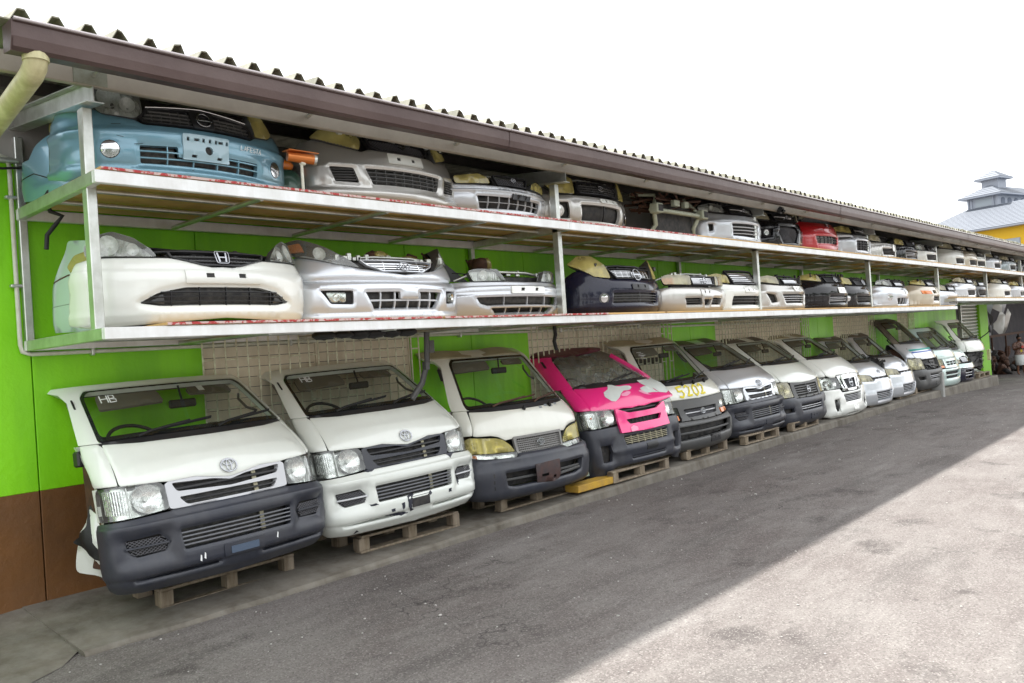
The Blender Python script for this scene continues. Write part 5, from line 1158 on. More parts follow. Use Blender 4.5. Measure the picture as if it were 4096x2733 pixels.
# U2 Swift-like
front("pale silver car front with swirled S badge and white plate holder on the top shelf", 4.62, ZU, dict(body=WARM, res=.028, hw=.83, bow=.17,
    out=[(0, .465), (.36, .465), (.42, .44), (.68, .50), (.82, .55), (.95, .54), (1.06, .45), (1.14, .25), (1.14, .06), (.95, .03), (.5, .0), (0, .0)],
    rel=lambda x, z: .012 * np.exp(-((z - .33) / .02) ** 2) * (np.abs(x) < .8) + .02 * np.clip((.13 - z) / .03, 0, 1) - .03 * np.clip((.05 - z) / .05, 0, 1),
    holes=[H([(-.42, .29), (.42, .29), (.36, .155), (-.36, .155)], n=3, v=8, sm=PLASTG, back=RADI)] + [H(q, n=5, sm=PLASTG, w=.008) for q in ([(-.72, .30), (-.52, .29), (-.48, .165), (-.68, .175)], [(.52, .29), (.72, .30), (.68, .175), (.48, .165)])],
    steps=[([(-.95, .32), (-.5, .325), (0, .32), (.5, .325), (.95, .32)], .016, .014), ([(-1.0, .13), (-.4, .12), (.4, .12), (1.0, .13)], .012, .016)],
    lamps=[dict(p=[(-.44, .45), (-.68, .505), (-.84, .55), (-.76, .60), (-.60, .63), (-.48, .60), (-.42, .53)], l=LENSY, b=[(-.58, .54, .06)])],
    grille=dict(p=[(-.36, .60), (.36, .60), (.34, .50), (.25, .455), (-.25, .455), (-.34, .50)], m=True, n=0, sm=PLASTG), emb=('S', 0, .54, .05), plate=(-.19, .19, .345, .435, PEARL), zt=.60))
# U3
front("silver saloon front with yellow lamps behind a diamond mesh grille on the top shelf", 5.97, ZU, dict(body=SILVER, hw=.78, res=.04,
    out=[(0, .29), (.6, .30), (.85, .32), (1.0, .30), (1.08, .2), (1.05, .06), (.8, .02), (0, .02)], rel=lambda x, z: .02 * np.clip((.26 - z) / .015, 0, 1) - .015 * np.exp(-((z - .225) / .008) ** 2),
    holes=[H([(-.46, .19), (.46, .18), (.44, .08), (-.42, .07)], n=1, v=6, sm=GREYP, back=DARK, w=.006)], steps=[([(-1, .27), (0, .27), (1, .27)], .006, -.010), ([(-1, .255), (0, .255), (1, .255)], .006, .018), ([(-1, .235), (0, .235), (1, .235)], .006, -.008), ([(-1, .06), (0, .05), (1, .06)], .01, .012)],
    lamps=[dict(p=[(-.30, .31), (-.66, .305), (-.67, .37), (-.42, .395), (-.32, .36)], l=LENSY, b=[(-.44, .34, .03)])],
    grille=dict(p=[(-.25, .40), (.25, .40), (.21, .305), (-.21, .305)], m=True, n=0, sm=GREYP), emb=('O', 0, .36, .03), zt=.40, plate=(-.05, .22, .17, .22, PLASTB)))
# U4
front("silver car front with round yellow fog eyes and oval grille beside the second post", 7.46, ZU, dict(body=WARM, res=.05, hw=.80,
    out=[(0, .33), (.6, .34), (.85, .36), (1.0, .34), (1.08, .2), (1.05, .06), (.8, .02), (0, .02)], rel=lambda x, z: .015 * np.clip((.30 - z) / .02, 0, 1),
    holes=[H([(-.36, .235), (.40, .235), (.38, .06), (-.34, .06)], n=0, v=1), H([(-.72, .26), (-.52, .26), (-.50, .08), (-.70, .08)], n=0), H([(.54, .25), (.72, .24), (.70, .08), (.55, .08)], n=0)],
    lamps=[dict(p=[(-.42, .35), (-.66, .36), (-.76, .44), (-.72, .53), (-.56, .56), (-.43, .50)], l=LENSY, b=[(-.62, .46, .06), (-.50, .42, .04)])],
    grille=dict(p=[(-.34, .50), (.34, .50), (.38, .42), (.34, .36), (-.34, .36), (-.38, .42)], n=3, v=8, sm=PLASTG), emb=('O', 0, .43, .05), plate=(-.06, .28, .26, .31, PEARL), fogs=[(.66, .16, .05)], zt=.52))
# U5 bare frame
t = thing("bare_front_frame", "stripped pale green front frame with two crash boxes and dark radiator on the top shelf", "car frame", (9.1, .14, ZU), group="car front ends stored on the rack")
FR = pm("pale green chassis paint", (.42, .45, .34), .5, .1, n=(6, .5, (.25, .25, .18)))
mb = MB(); mb.tube([(-.62, .0, .29), (-.3, -.05, .28), (.3, -.05, .28), (.62, .0, .29)], .035, 6, ell=.8); mb.build("crash_beam", FR, t)
for s in (-1, 1):
    MB().box(s * .55 - .07, s * .55 + .07, -.10, .02, .24, .36, c=.012).build("crash_box", FR, t); box("box_opening", (s * .55 - .05, s * .55 + .05, -.106, -.101, .26, .34), DARK, t)
    mb = MB(); mb.tube([(s * .55, 0, .3), (s * .45, .05, .12), (s * .55, .1, .0)], .03, 6); mb.tube([(s * .5, .02, .36), (s * .35, .1, .50), (s * .6, .3, .52)], .025, 6); mb.build("side_member", FR, t)
box("radiator", (-.45, .45, .06, .12, .02, .42), DARK, t); mb = MB(); mb.tube([(-.7, .2, .40), (-.3, .1, .47), (.3, .1, .48), (.7, .2, .42)], .02, 6)
for i in range(26): mb.tube([(R.uniform(-.7, .7), R.uniform(-.02, .4), R.uniform(.3, .56)) for _ in range(3)], R.uniform(.008, .022), 5)
mb.build("wiring_and_brackets", RUST, t); MB().box(-.15, -.02, -.06, 0, .36, .44).box(.1, .2, -.06, 0, .36, .44).build("bonnet_bracket", FR, t)
# U6
def simple(label, x, z, body, **kw):
    hts = kw.get('h', .46); W = kw.get('hw', .83); lw = kw.get('lens', LENSY)
    sp = dict(body=body, res=kw.get('res', .06), hw=W, bow=kw.get('bow', .18), out=[(0, hts - .06), (.40, hts - .05), (.60, hts - .03), (.85, hts), (1.0, hts - .02), (1.08, hts - .15), (1.12, .12), (1.06, .03), (.8, .0), (0, .0)],
              rel=kw.get('rel', lambda x, z: .02 * np.clip((.12 - z) / .03, 0, 1) - .03 * np.clip((.04 - z) / .05, 0, 1) + .01 * np.exp(-((z - .28) / .03) ** 2)),
              holes=kw.get('holes', [H([(-.40, .20), (.40, .20), (.36, .08), (-.36, .08)], n=3, sm=kw.get('sm', PLASTG), w=.012)]),
              lamps=[dict(p=kw.get('lp', [(-.42, hts - .03), (-.60, hts - .01), (-.84, hts + .02), (-.80, hts + .08), (-.62, hts + .10), (-.46, hts + .07)]), l=lw, b=kw.get('lb', [(-.62, hts + .035, .04)]), t=kw.get('turn'))],
              grille=kw.get('grille', dict(p=[(-.34, hts + .06), (.34, hts + .06), (.30, hts - .035), (-.30, hts - .035)], n=3, sm=kw.get('gsm', CHROME), w=.012)),
              steps=kw.get('steps', [([(-1.0, hts - .12), (-.5, hts - .11), (0, hts - .115), (.5, hts - .11), (1.0, hts - .12)], .014, .012), ([(-1.05, .09), (-.4, .065), (.4, .065), (1.05, .09)], .012, .016)]), emb=kw.get('emb', ('T', 0, hts + .015, .04)), plate=kw.get('plate', (-.14, .14, .25, .32)), zt=hts + .09, fogs=kw.get('fogs', []), core=kw.get('core', DARK), fogm=kw.get('fogm', body))
    sp.update(kw.get('sp', {}))
    return front(label, x, z, sp, yaw=kw.get('yaw', 0), y=kw.get('y', .1), pit=kw.get('pit', 0), roll=kw.get('roll', 0))
simple("rounded silver car front just left of the third post on the top shelf", 10.95, ZU, SILW, res=.05, lens=LENS, h=.45, plate=None, yaw=-4, holes=[H([(-.34, .27), (.40, .27), (.38, .08), (-.32, .10)], n=3, sm=GREYP, w=.012), H([(-.74, .27), (-.66, .26), (-.66, .17), (-.73, .16)], n=0)])
simple("black car front with hexagonal mesh grille right of the third post", 12.42, ZU, BLACKP, lens=LENSH, h=.46, plate=None, yaw=-6, sp=dict(), holes=[H([(-.24, .34), (.24, .34), (.30, .24), (.20, .08), (-.20, .08), (-.30, .24)], n=0, m=True, sm=GREYP), H([(-.74, .28), (-.40, .30), (-.42, .18), (-.68, .16)], n=0)], fogs=[(.55, .23, .04)], fogm=PLASTB)
simple("bright red car front with black slotted grille on the top shelf", 14.02, ZU, RED, lens=LENSH, h=.56, plate=None, lb=[], yaw=-4, holes=[H([(-.40, .27), (.44, .27), (.42, .14), (-.36, .14)], n=2, v=6, sm=PLASTB, back=CONCL)], grille=dict(p=[(-.06, .46), (-.03, .47), (-.03, .44), (-.06, .44)], n=0), emb=('O', 0, .45, .05), lp=[(-.50, .57), (-.84, .60), (-.70, .64), (-.5, .62)])
simple("silver car front right of the red one on the top shelf", 15.75, ZU, SILVER, lens=LENSY, h=.44, plate=None, res=.07, holes=[H([(-.34, .28), (.42, .28), (.40, .10), (-.32, .10)], n=3, v=5, sm=PLASTB, back=RADI), H([(-.9, .345), (-.45, .35), (-.45, .32), (-.88, .315)], n=0)])
simple("warm silver car front with bare plate bracket right of the fourth post", 17.25, ZU, WARM, lens=LENSH, h=.36, res=.08, plate=(.0, .25, .15, .28, PEARL), emb=None, grille=None)
simple("black car front with slim chrome bars near the fourth post", 18.7, ZU, BLACKP, lens=LENSY, h=.36, res=.08, plate=None, gsm=PLASTB, turn=None, sm=GREYP)
simple("pale square car front with small orange indicators left of the fifth post", 20.2, ZU, PEARL, lens=LENS, h=.32, res=.09, plate=None, hw=.78, gsm=CHROME, lb=[])
simple("white car front right of the fifth post on the top shelf", 22.6, ZU, PEARL, lens=LENSH, h=.46, res=.09, plate=None, hw=.82)
simple("beige car front with ribbed grille on the top shelf", 23.9, ZU, BEIGE, lens=LENSH, h=.48, res=.09, plate=None, emb=None)
simple("short white car front just left of the sixth post", 24.75, ZU, WHITE, lens=LENSH, h=.38, res=.09, plate=None, emb=None, hw=.75)
simple("white car front just right of the sixth post, top shelf", 26.6, ZU, SILW, lens=LENSH, h=.40, res=.09, plate=(-.1, .1, .2, .27, PEARL), emb=None)
simple("grey car front at the far right of the top shelf", 28.6, ZU, GREYB, lens=LENSH, h=.38, res=.1, plate=None, emb=None)
simple("dark car front beyond the grey one at the top shelf's far end", 30.4, ZU, BLACKP, lens=LENSH, h=.36, res=.1, plate=None, emb=None)
# lower shelf
front("cream white car front with H badge and wide black grille on the lower shelf", 2.87, ZL, dict(body=PEARL, res=.028, hw=.84, bow=.17,
    out=[(0, .395), (.08, .39), (.28, .44), (.36, .455), (.70, .46), (.86, .46), (1.02, .44), (1.10, .32), (1.14, .15), (1.12, .03), (.85, .0), (.5, .015), (0, .04)],
    rel=lambda x, z: .010 * np.exp(-((z - .32) / .05) ** 2),
    holes=[H([(-.58, .145), (-.46, .215), (-.28, .25), (.28, .25), (.46, .215), (.58, .145), (.44, .12), (-.44, .12)], n=3, v=5, sm=PLASTB, back=RADI, w=.008, r=.02)],
    lamps=[dict(p=[(-.44, .46), (-.90, .47), (-.90, .54), (-.82, .60), (-.70, .62), (-.58, .58), (-.48, .51)], b=[(-.74, .54, .065), (-.59, .51, .04)], l=LENS)],
    grille=dict(p=[(-.38, .50), (.38, .50), (.36, .46), (.14, .40), (-.14, .40), (-.36, .46)], m=True, n=2, sm=PLASTG), emb=('H', 0, .455, .055), plate=(-.28, .28, .27, .365, PEARL), zt=.50, core=PLASTB, clut=3, hb=(.04, .022), steps=[([(-1.25, .40), (-.5, .375), (0, .37), (.5, .375), (1.25, .40)], .02, .009), ([(-1.25, .10), (0, .10), (1.25, .10)], .016, .009)],
    pads=[("lower_lip", [(-.8, .0), (.8, .0), (.6, -.02), (-.6, -.02)], PLASTB, -.02), ("side_blank", [(-.52, .15), (-.43, .21), (-.42, .13)], PLASTG, -.02), ("side_blank", [(.52, .15), (.43, .21), (.42, .13)], PLASTG, -.02)]))
o, kk = wingp("car_wing", "white wing panel with a yellowed headlight behind the left end of the lower shelf", (2.16, .92, ZL), (0, 0, math.radians(-66)), MINT, [(-.36, .02), (.20, .0), (.30, .10), (.26, .44), (.16, .58), (.06, .66), (-.16, .68), (-.22, .56), (-.28, .42), (-.34, .2)])
kk.lamp([(-.08, .56), (.12, .60), (.20, .52), (.14, .44), (-.06, .42), (-.13, .48)], (0, 0), 0, LENSY, bowls=[(.02, .51, .05)]); kk.bar("crease", [(-.28, .38), (-.1, .42), (.15, .40)], .012, .008, RUST, .0); kk.bar("crease", [(-.33, .2), (.25, .22)], .006, .006, GREYB, .0)
kk.panel("slot", rect(.02, .05, .34, .38), DARK, off=.003, th=0)
front("silver car front with long dark lamps and spare headlights heaped on top, lower shelf", 4.53, ZL, dict(body=SILW, res=.028, bow=.20, hw=.84,
    out=[(0, .375), (.30, .41), (.42, .425), (.52, .46), (.74, .52), (.88, .56), (1.0, .54), (1.10, .36), (1.14, .15), (1.12, .04), (.85, .01), (0, .01)],
    rel=lambda x, z: -.014 * np.exp(-((z - .345) / .007) ** 2) - .010 * np.exp(-((z - .325) / .007) ** 2) + .016 * np.clip((.30 - z) / .02, 0, 1) + .02 * np.clip((.07 - z) / .04, 0, 1),
    holes=[H([(-.42, .225), (-.10, .225), (-.10, .165), (.10, .165), (.10, .225), (.42, .225), (.34, .085), (-.34, .085)], n=1, v=5, sm=SILW, w=.016, back=RADI)] + [H(q, n=0, d=.03) for q in ([(-.78, .25), (-.52, .24), (-.52, .13), (-.70, .14)], [(.52, .24), (.78, .25), (.70, .14), (.52, .13)])],
    lamps=[dict(p=[(-.42, .43), (-.62, .465), (-.80, .51), (-1.0, .56), (-1.0, .66), (-.86, .67), (-.68, .59), (-.52, .50)], b=[(-.74, .55, .05)], t=[(-.99, .585), (-.86, .585), (-.86, .65), (-.97, .65)], h=PLASTB),
           dict(p=[(-.74, .235), (-.58, .23), (-.58, .145), (-.70, .15)], b=[(-.66, .19, .03)], name="fog_lamp", d=.03)],
    steps=[([(-1.1, .35), (0, .335), (1.1, .35)], .008, -.012), ([(-1.1, .33), (0, .315), (1.1, .33)], .010, .016), ([(-.95, .28), (-.5, .265), (.5, .265), (.95, .28)], .01, .010), ([(-1.1, .08), (0, .06), (1.1, .08)], .012, .018)],
    grille=dict(p=[(-.42, .50), (.42, .50), (.36, .45), (.22, .40), (-.22, .40), (-.36, .45)], n=3, v=3, sm=CHROME, fm=SILW, w=.012), emb=('W', 0, .44, .055), zt=.52, core=STEEL, clut=16))
front("silver hatchback front with clear square lamps and white plate blank, lower shelf", 6.07, ZL, dict(body=SILVER, res=.035, hw=.80, bow=.16,
    out=[(0, .335), (.3, .34), (.62, .345), (.85, .34), (1.0, .32), (1.08, .22), (1.10, .06), (.8, .0), (0, .0)], rel=lambda x, z: .02 * np.clip((.30 - z) / .03, 0, 1) - .008 * np.exp(-((z - .25) / .006) ** 2),
    holes=[H([(-.62, .19), (.62, .19), (.60, .12), (.5, .11), (-.5, .11), (-.58, .13)], n=0, v=3, sm=SILVER, back=RADI), H([(-.46, .09), (.46, .09), (.40, .03), (-.40, .03)], n=0, v=4, sm=SILVER, w=.014)],
    lamps=[dict(p=[(-.26, .345), (-.62, .345), (-.66, .44), (-.58, .455), (-.35, .45)], b=[(-.50, .40, .045)])], steps=[([(-1.0, .30), (0, .305), (1.0, .30)], .015, .012), ([(-.9, .245), (0, .25), (.9, .245)], .008, -.008), ([(-.9, .215), (0, .22), (.9, .215)], .01, .012)], plate=(-.24, .24, .215, .285, PEARL), zt=.43, core=STEEL, clut=14))
front("dark navy car front with large yellowed almond headlights on the lower shelf", 8.08, ZL, dict(body=NAVY, res=.04, hw=.84, bow=.17,
    out=[(0, .395), (.40, .40), (.56, .42), (.74, .54), (.90, .50), (1.02, .44), (1.10, .30), (1.14, .12), (1.12, .02), (.8, .0), (0, .0)], rel=lambda x, z: .016 * np.clip((.12 - z) / .02, 0, 1) - .02 * np.clip((.05 - z) / .02, 0, 1) + .012 * np.clip((.36 - z) / .02, 0, 1),
    holes=[H([(-.45, .24), (.45, .24), (.44, .12), (-.46, .12)], n=3, v=1, sm=PLASTG, back=RADI)], lamps=[dict(p=[(-.45, .41), (-.66, .43), (-.84, .53), (-.93, .58), (-.78, .65), (-.62, .64), (-.50, .55)], l=LENSY, b=[(-.66, .51, .05), (-.56, .49, .035)])],
    grille=dict(p=[(-.46, .525), (.44, .525), (.34, .405), (-.36, .405)], n=5, v=8, sm=CHROME, w=.008), emb=('N', 0, .45, .07), plate=(-.16, .18, .275, .335, PLASTB), fogs=[(.59, .18, .045)], fogm=PLASTG, zt=.55, core=PLASTB))
front("boxy silver saloon front with amber cornered yellow lamps on the lower shelf", 9.64, ZL, dict(body=WARM, res=.05, hw=.80, bow=.10, rc=.2,
    out=[(0, .315), (.7, .32), (.88, .31), (.95, .2), (.98, .08), (.9, .02), (0, .0)], rel=lambda x, z: .02 * np.clip((.29 - z) / .02, 0, 1) - .01 * np.exp(-((z - .25) / .01) ** 2),
    holes=[H([(-.48, .18), (-.14, .18), (-.10, .09), (-.44, .09)], n=2, sm=PLASTG), H([(-.08, .16), (.12, .16), (.08, .08), (-.04, .08)], n=0, v=1), H([(.16, .18), (.48, .18), (.44, .09), (.12, .09)], n=2, sm=PLASTG)],
    lamps=[dict(p=[(-.32, .35), (-.78, .36), (-.80, .45), (-.74, .47), (-.33, .46)], l=LENSH, t=[(-.60, .36), (-.78, .365), (-.79, .44), (-.62, .45)], b=[])],
    grille=dict(p=[(-.30, .465), (.30, .465), (.28, .35), (-.28, .35)], n=5, sm=CHROME, w=.01), emb=('N', 0, .405, .04), plate=(-.16, .10, .20, .29), zt=.49, core=STEEL))
simple("white estate front with broad five bar chrome grille on the lower shelf", 10.89, ZL, PEARL, lens=LENSY, h=.42, emb=None, plate=(-.16, .16, .25, .32, PEARL), res=.05, holes=[H([(-.40, .21), (.40, .21), (.44, .08), (-.44, .08)], n=2, sm=PLASTG)], grille=dict(p=[(-.44, .58), (.44, .58), (.40, .38), (-.34, .38)], n=5, sm=CHROME, w=.014))
simple("white sedan front right of the third post on the lower shelf", 12.50, ZL, WARM, lens=LENSH, h=.43, emb=None, plate=(-.1, .2, .28, .36, PEARL), res=.06, holes=[H([(-.40, .24), (.42, .24), (.36, .10), (-.32, .10)], n=3, sm=GREYP), H([(-.72, .27), (-.55, .24), (-.50, .12), (-.62, .11)], n=0)])
simple("glossy black car front with chrome badge on the lower shelf", 14.28, ZL, BLACKP, lens=LENSY, h=.50, plate=(-.05, .25, .26, .36, PEARL), res=.06, yaw=-4, emb=('T', 0, .50, .06), gsm=PLASTB, holes=[H([(-.30, .22), (.40, .22), (.38, .10), (-.32, .10)], n=3, sm=GREYP)])
simple("second glossy black car front with round fog lamp left of the fourth post", 15.60, ZL, BLACKP, lens=LENSY, h=.46, plate=None, res=.06, gsm=PLASTB, fogs=[(.6, .18, .05)], fogm=PLASTB, emb=('T', 0, .47, .06), holes=[H([(-.36, .22), (.38, .22), (.36, .10), (-.34, .10)], n=2, sm=PLASTG)])
simple("silver car front with round fog opening right of the fourth post", 17.85, ZL, SILW, lens=LENS, h=.46, res=.06, plate=(0, .2, .25, .33, PEARL), emb=None, fogs=[(.58, .20, .07)], holes=[H([(-.34, .18), (.42, .18), (.38, .06), (-.32, .06)], n=0, v=4, sm=SILW)])
simple("beige car front with amber fog lamps left of the fifth post", 20.15, ZL, BEIGE, lens=LENSY, h=.50, res=.07, plate=None, emb=None, holes=[H([(-.20, .36), (-.02, .36), (-.02, .28), (-.20, .28)], n=0), H([(.10, .38), (.22, .38), (.22, .28), (.10, .28)], n=0), H([(-.2, .22), (.35, .22), (.35, .12), (-.2, .12)], n=1, sm=PLASTG)], sp=dict(pads=[("fog_lamp", [(-.66, .36), (-.30, .34), (-.30, .27), (-.62, .28)], AMBER, .006)]))
Z2 = 2.25
simple("pale blue silver car front with slatted air intake right of the fifth post", 21.75, ZL, SILW, lens=LENSH, h=.40, res=.08, plate=None, emb=None, sm=GREYB, y=.12)
simple("silver car front first on the far raised lower shelf", 23.5, Z2, SILW, lens=LENSH, h=.42, res=.08, plate=None, emb=None)
simple("black and chrome car front left of the sixth post, lower shelf", 24.6, Z2, BLACKP, lens=LENSH, h=.36, res=.08, plate=None, emb=None)
simple("white car front with black intake right of the sixth post, lower shelf", 27.6, Z2, PEARL, lens=LENSH, h=.46, res=.08, plate=None, emb=None, sm=PLASTB)
simple("silver car front at the far right of the lower shelf", 29.8, Z2, SILVER, lens=LENSY, h=.42, res=.1, plate=None, emb=None)
simple("white car front last before the picture edge on the lower shelf", 31.6, Z2, WHITE, lens=LENSH, h=.42, res=.1, plate=None, emb=None)

# ------------------------------------------------------------------ loose things on the rack
def spare_lamp(label, loc, rz, s=1., lens=LENSH):
    t = thing("spare_headlight", label, "headlight", loc, (math.radians(-15), math.radians(20), rz), "spare headlights lying on the lower shelf")
    mb = MB(); mb.ball((0, .06, .06), (.17 * s, .10 * s, .075 * s), 12, 8, .06)
    mb.box(-.06, .04, .08, .16, .10, .17); mb.tube([(.1, .1, .1), (.14, .12, .2), (.08, .14, .24)], .01, 6); mb.build("lamp_housing", RUST, t)
    mb = MB(); mb.ball((0, 0, .055), (.155 * s, .055 * s, .065 * s), 14, 8); mb.build("lens", lens, t); MB().ball((0, .012, .055), (.14 * s, .04 * s, .055 * s), 12, 8).build("reflector", REFL, t)
spare_lamp("spare headlight unit lying on top of the silver front with long dark lamps", (4.62, .50, ZL + .50), .3, lens=LENSY)
spare_lamp("second spare headlight with green bracket, right end of the same heap", (5.0, .58, ZL + .50), -.5, .8, LENSY)
spare_lamp("upright spare headlight behind the silver hatchback front", (6.15, .72, ZL + .50), .9, 1.2, LENSY)
t = thing("black_bracket", "black triangular plastic shroud leaning on the wall above the silver hatchback front", "bracket", (5.42, .78, ZL + .40)); MB_ = MB(); prism(MB_, [(-.05, 0), (.50, .0), (.02, .28), (-.08, .26)], 1, 0, .03); MB_.build("shroud", PLASTB, t)
# compressor tank and CCTV camera on the top shelf
t = thing("gas_tank", "dark green cylindrical tank standing between the blue and pale silver fronts", "tank", (3.63, .50, ZU))
mb = MB(); mb.tube([(0, 0, 0), (0, 0, .02), (0, 0, .20), (0, 0, .25), (0, 0, .27)], [.13, .145, .145, .11, .05], 18); mb.build("tank_body", TANK, t); MB().ball((0, 0, .31), (.10, .06, .05), 12, 8).build("amber_lamp", AMBER, t)
t = thing("security_camera", "copper coloured bullet camera on a white stalk above the green tank", "camera", (3.50, .03, ZU))
MB().tube([(0, 0, 0), (0, 0, .21)], .012, 8).build("stalk", PIPEW, t); mb = MB(); mb.tube([(-.10, .03, .262), (.09, -.03, .245)], .037, 14); mb.build("camera_body", COPPER, t)
MB().tube([(.09, -.03, .245), (.11, -.037, .243)], .038, 14).build("lens_ring", STEEL, t); mb = MB(); mb.box(-.13, .13, -.048, .048, .293, .299); mb.build("sun_shade", COPPER, t); MB().box(-.01, .03, -.02, .02, .2, .225).build("bracket", PIPEW, t)
t = thing("security_camera", "small black dome camera under the eave beam near the third post", "camera", (11.75, -.03, 3.56)); MB().tube([(0, 0, 0), (0, -.05, -.03)], .05, 12).build("camera_body", PLASTB, t); MB().ball((0, -.07, -.04), .03, 10, 6).build("lens", FRIT, t)
tag(MB().tube([(2.13, .9, 3.12), (2.06, .95, 3.09), (2.03, 1.0, 3.02), (2.06, 1.0, 2.93), (2.13, .98, 2.90), (2.09, 1.0, 2.84), (2.03, 1.0, 2.76), (2.02, 1.0, 2.66)], .016, 8).build("rubber_hose", RUBB), "black rubber hose dangling from the left end of the top shelf", "hose")
tag(MB().tube([(-2, 1.40, 3.33), (1.9, 1.42, 3.30), (2.1, 1.40, 3.33), (2.2, 1.38, 3.45)], .010, 6).build("black_cable", RUBB), "black cable run along the wall below the downpipe", "cable")
# things hanging below the lower shelf
t = thing("hanging_bumper_bar", "grey perforated steel member hanging under the lower shelf beside the third van", "steel bar", (5.10, .62, 1.96))
mb = MB(); mb.tube([(.06, 0, 0), (.04, 0, -.3), (-.02, .02, -.48), (-.14, .04, -.62)], .036, 4, ell=.5); mb.box(.0, .05, -.03, .03, -.36, -.28); mb.box(.06, .15, 0, .01, -.2, -.08); mb.build("bar", PLASTG, t)
t = thing("hanging_liner", "black torn undertray drooping below the lower shelf above the second van", "undertray", (4.25, .25, 1.968)); mb = MB()
for i in range(6): mb.ball((-.5 + i * .17, 0, -.015), (.11, .08, R.uniform(.03, .06)), 8, 5, .15)
mb.build("undertray", RUBB, t)
tag(MB().tube([(7.05, .6, 1.97), (7.06, .6, 1.87), (7.03, .6, 1.80), (7.06, .6, 1.70)], .022, 6).build("hanging_wire", RUBB), "short black wiring loom hanging under the shelf by the second post", "wiring")

# ------------------------------------------------------------------ far bay: hanging panels, parts heap, person
t = thing("display_rail", "rust brown rail across the open bay under the leaning panels", "rail", (31.2, 2.45, .92)); MB().box(0, 12, -.04, .04, 0, .09).build("rail", RUST, t)
for i in range(5): MB().box(2.4 * i, 2.4 * i + .06, -.03, .03, -1.5, 0).build("leg", RUST, t)
GP = [SILVER, WHITE, GREYB, WARM, PEARL, PLASTG]
def bodypanel(label, loc, rot, mat, w_, h_):
    t = thing("body_panel", label, "body panel", loc, rot, "wing and door panels stored in the far bay")
    kk = Kit(Surf((.4, .05, .2), None, [(-.2, .1), (.2, 0), (.8, .05), (1.4, .2)], [(0, 1), (2, 1)]), t, .15)
    kk.panel("skin", rnd([(-w_ / 2, .25), (-w_ * .1, 0), (w_ * .2, -.15), (w_ * .45, h_ * .8), (w_ * .1, h_), (-w_ * .15, h_ * .55)], .02), mat, th=.02)
names = ["silver", "white", "grey blue", "warm silver", "pearl", "dark grey"]
for i in range(16):
    row = i // 8; j = i % 8; m_ = i * 5 % 6; x = 33.2 + j * 1.15 + R.uniform(-.15, .15)
    bodypanel(("%s panel, number %s from the column %s the far bay" % (names[m_], ["one", "two", "three", "four", "five", "six", "seven", "eight"][j], ["hanging in", "leaning on the rail of"][row])).replace("number one", "first").replace("number two", "second").replace("number three", "third").replace("number four", "fourth").replace("number five", "fifth").replace("number six", "sixth").replace("number seven", "seventh").replace("number eight", "eighth"), (x, 2.75 + R.uniform(0, .4), 2.0 if row == 0 else 1.02), (math.radians(R.uniform(-8, 8)), math.radians(R.uniform(-16, 16)), math.radians(R.uniform(-70, -30))), GP[m_], R.uniform(.5, .8), R.uniform(.8, 1.1))
for i in range(26):
    x = R.uniform(33.0, 39.5); y = R.uniform(1.9, 2.9); zz = gz(x) + .14 + (R.uniform(.1, .75) * (y > 2.2)); r = R.uniform(.14, .26)
    t = thing("gearbox" if i % 2 else "axle_hub", ["greasy brown axle hub in the heap of parts on the bay floor", "dark greasy gearbox in the heap of parts on the bay floor"][i % 2], "car part", (x, y, zz), (R.uniform(0, 3), R.uniform(0, 3), R.uniform(0, 3)), "greasy parts heaped in the far bay")
    mb = MB()
    if i % 2: mb.box(-r, r * .8, -r * .6, r * .6, -r * .5, r * .5, c=.05); mb.tube([(r * .5, 0, 0), (r * 1.6, .02, 0)], [r * .6, r * .25], 10)
    else: mb.tube([(0, -r * .3, 0), (0, r * .3, 0)], r, 14); mb.tube([(0, -r * .9, 0), (0, r * 1.2, 0)], r * .35, 10)
    mb.build("casting", RUST if i % 3 else DARK, t)
tag(MB().ball((35.6, 2.9, .15), (2.0, .5, .6), 24, 10, .12).build("tarpaulin", pm("dark tarpaulin", (.02, .024, .032), .35)), "dark crumpled tarpaulin over the parts heap in the far bay", "tarpaulin")
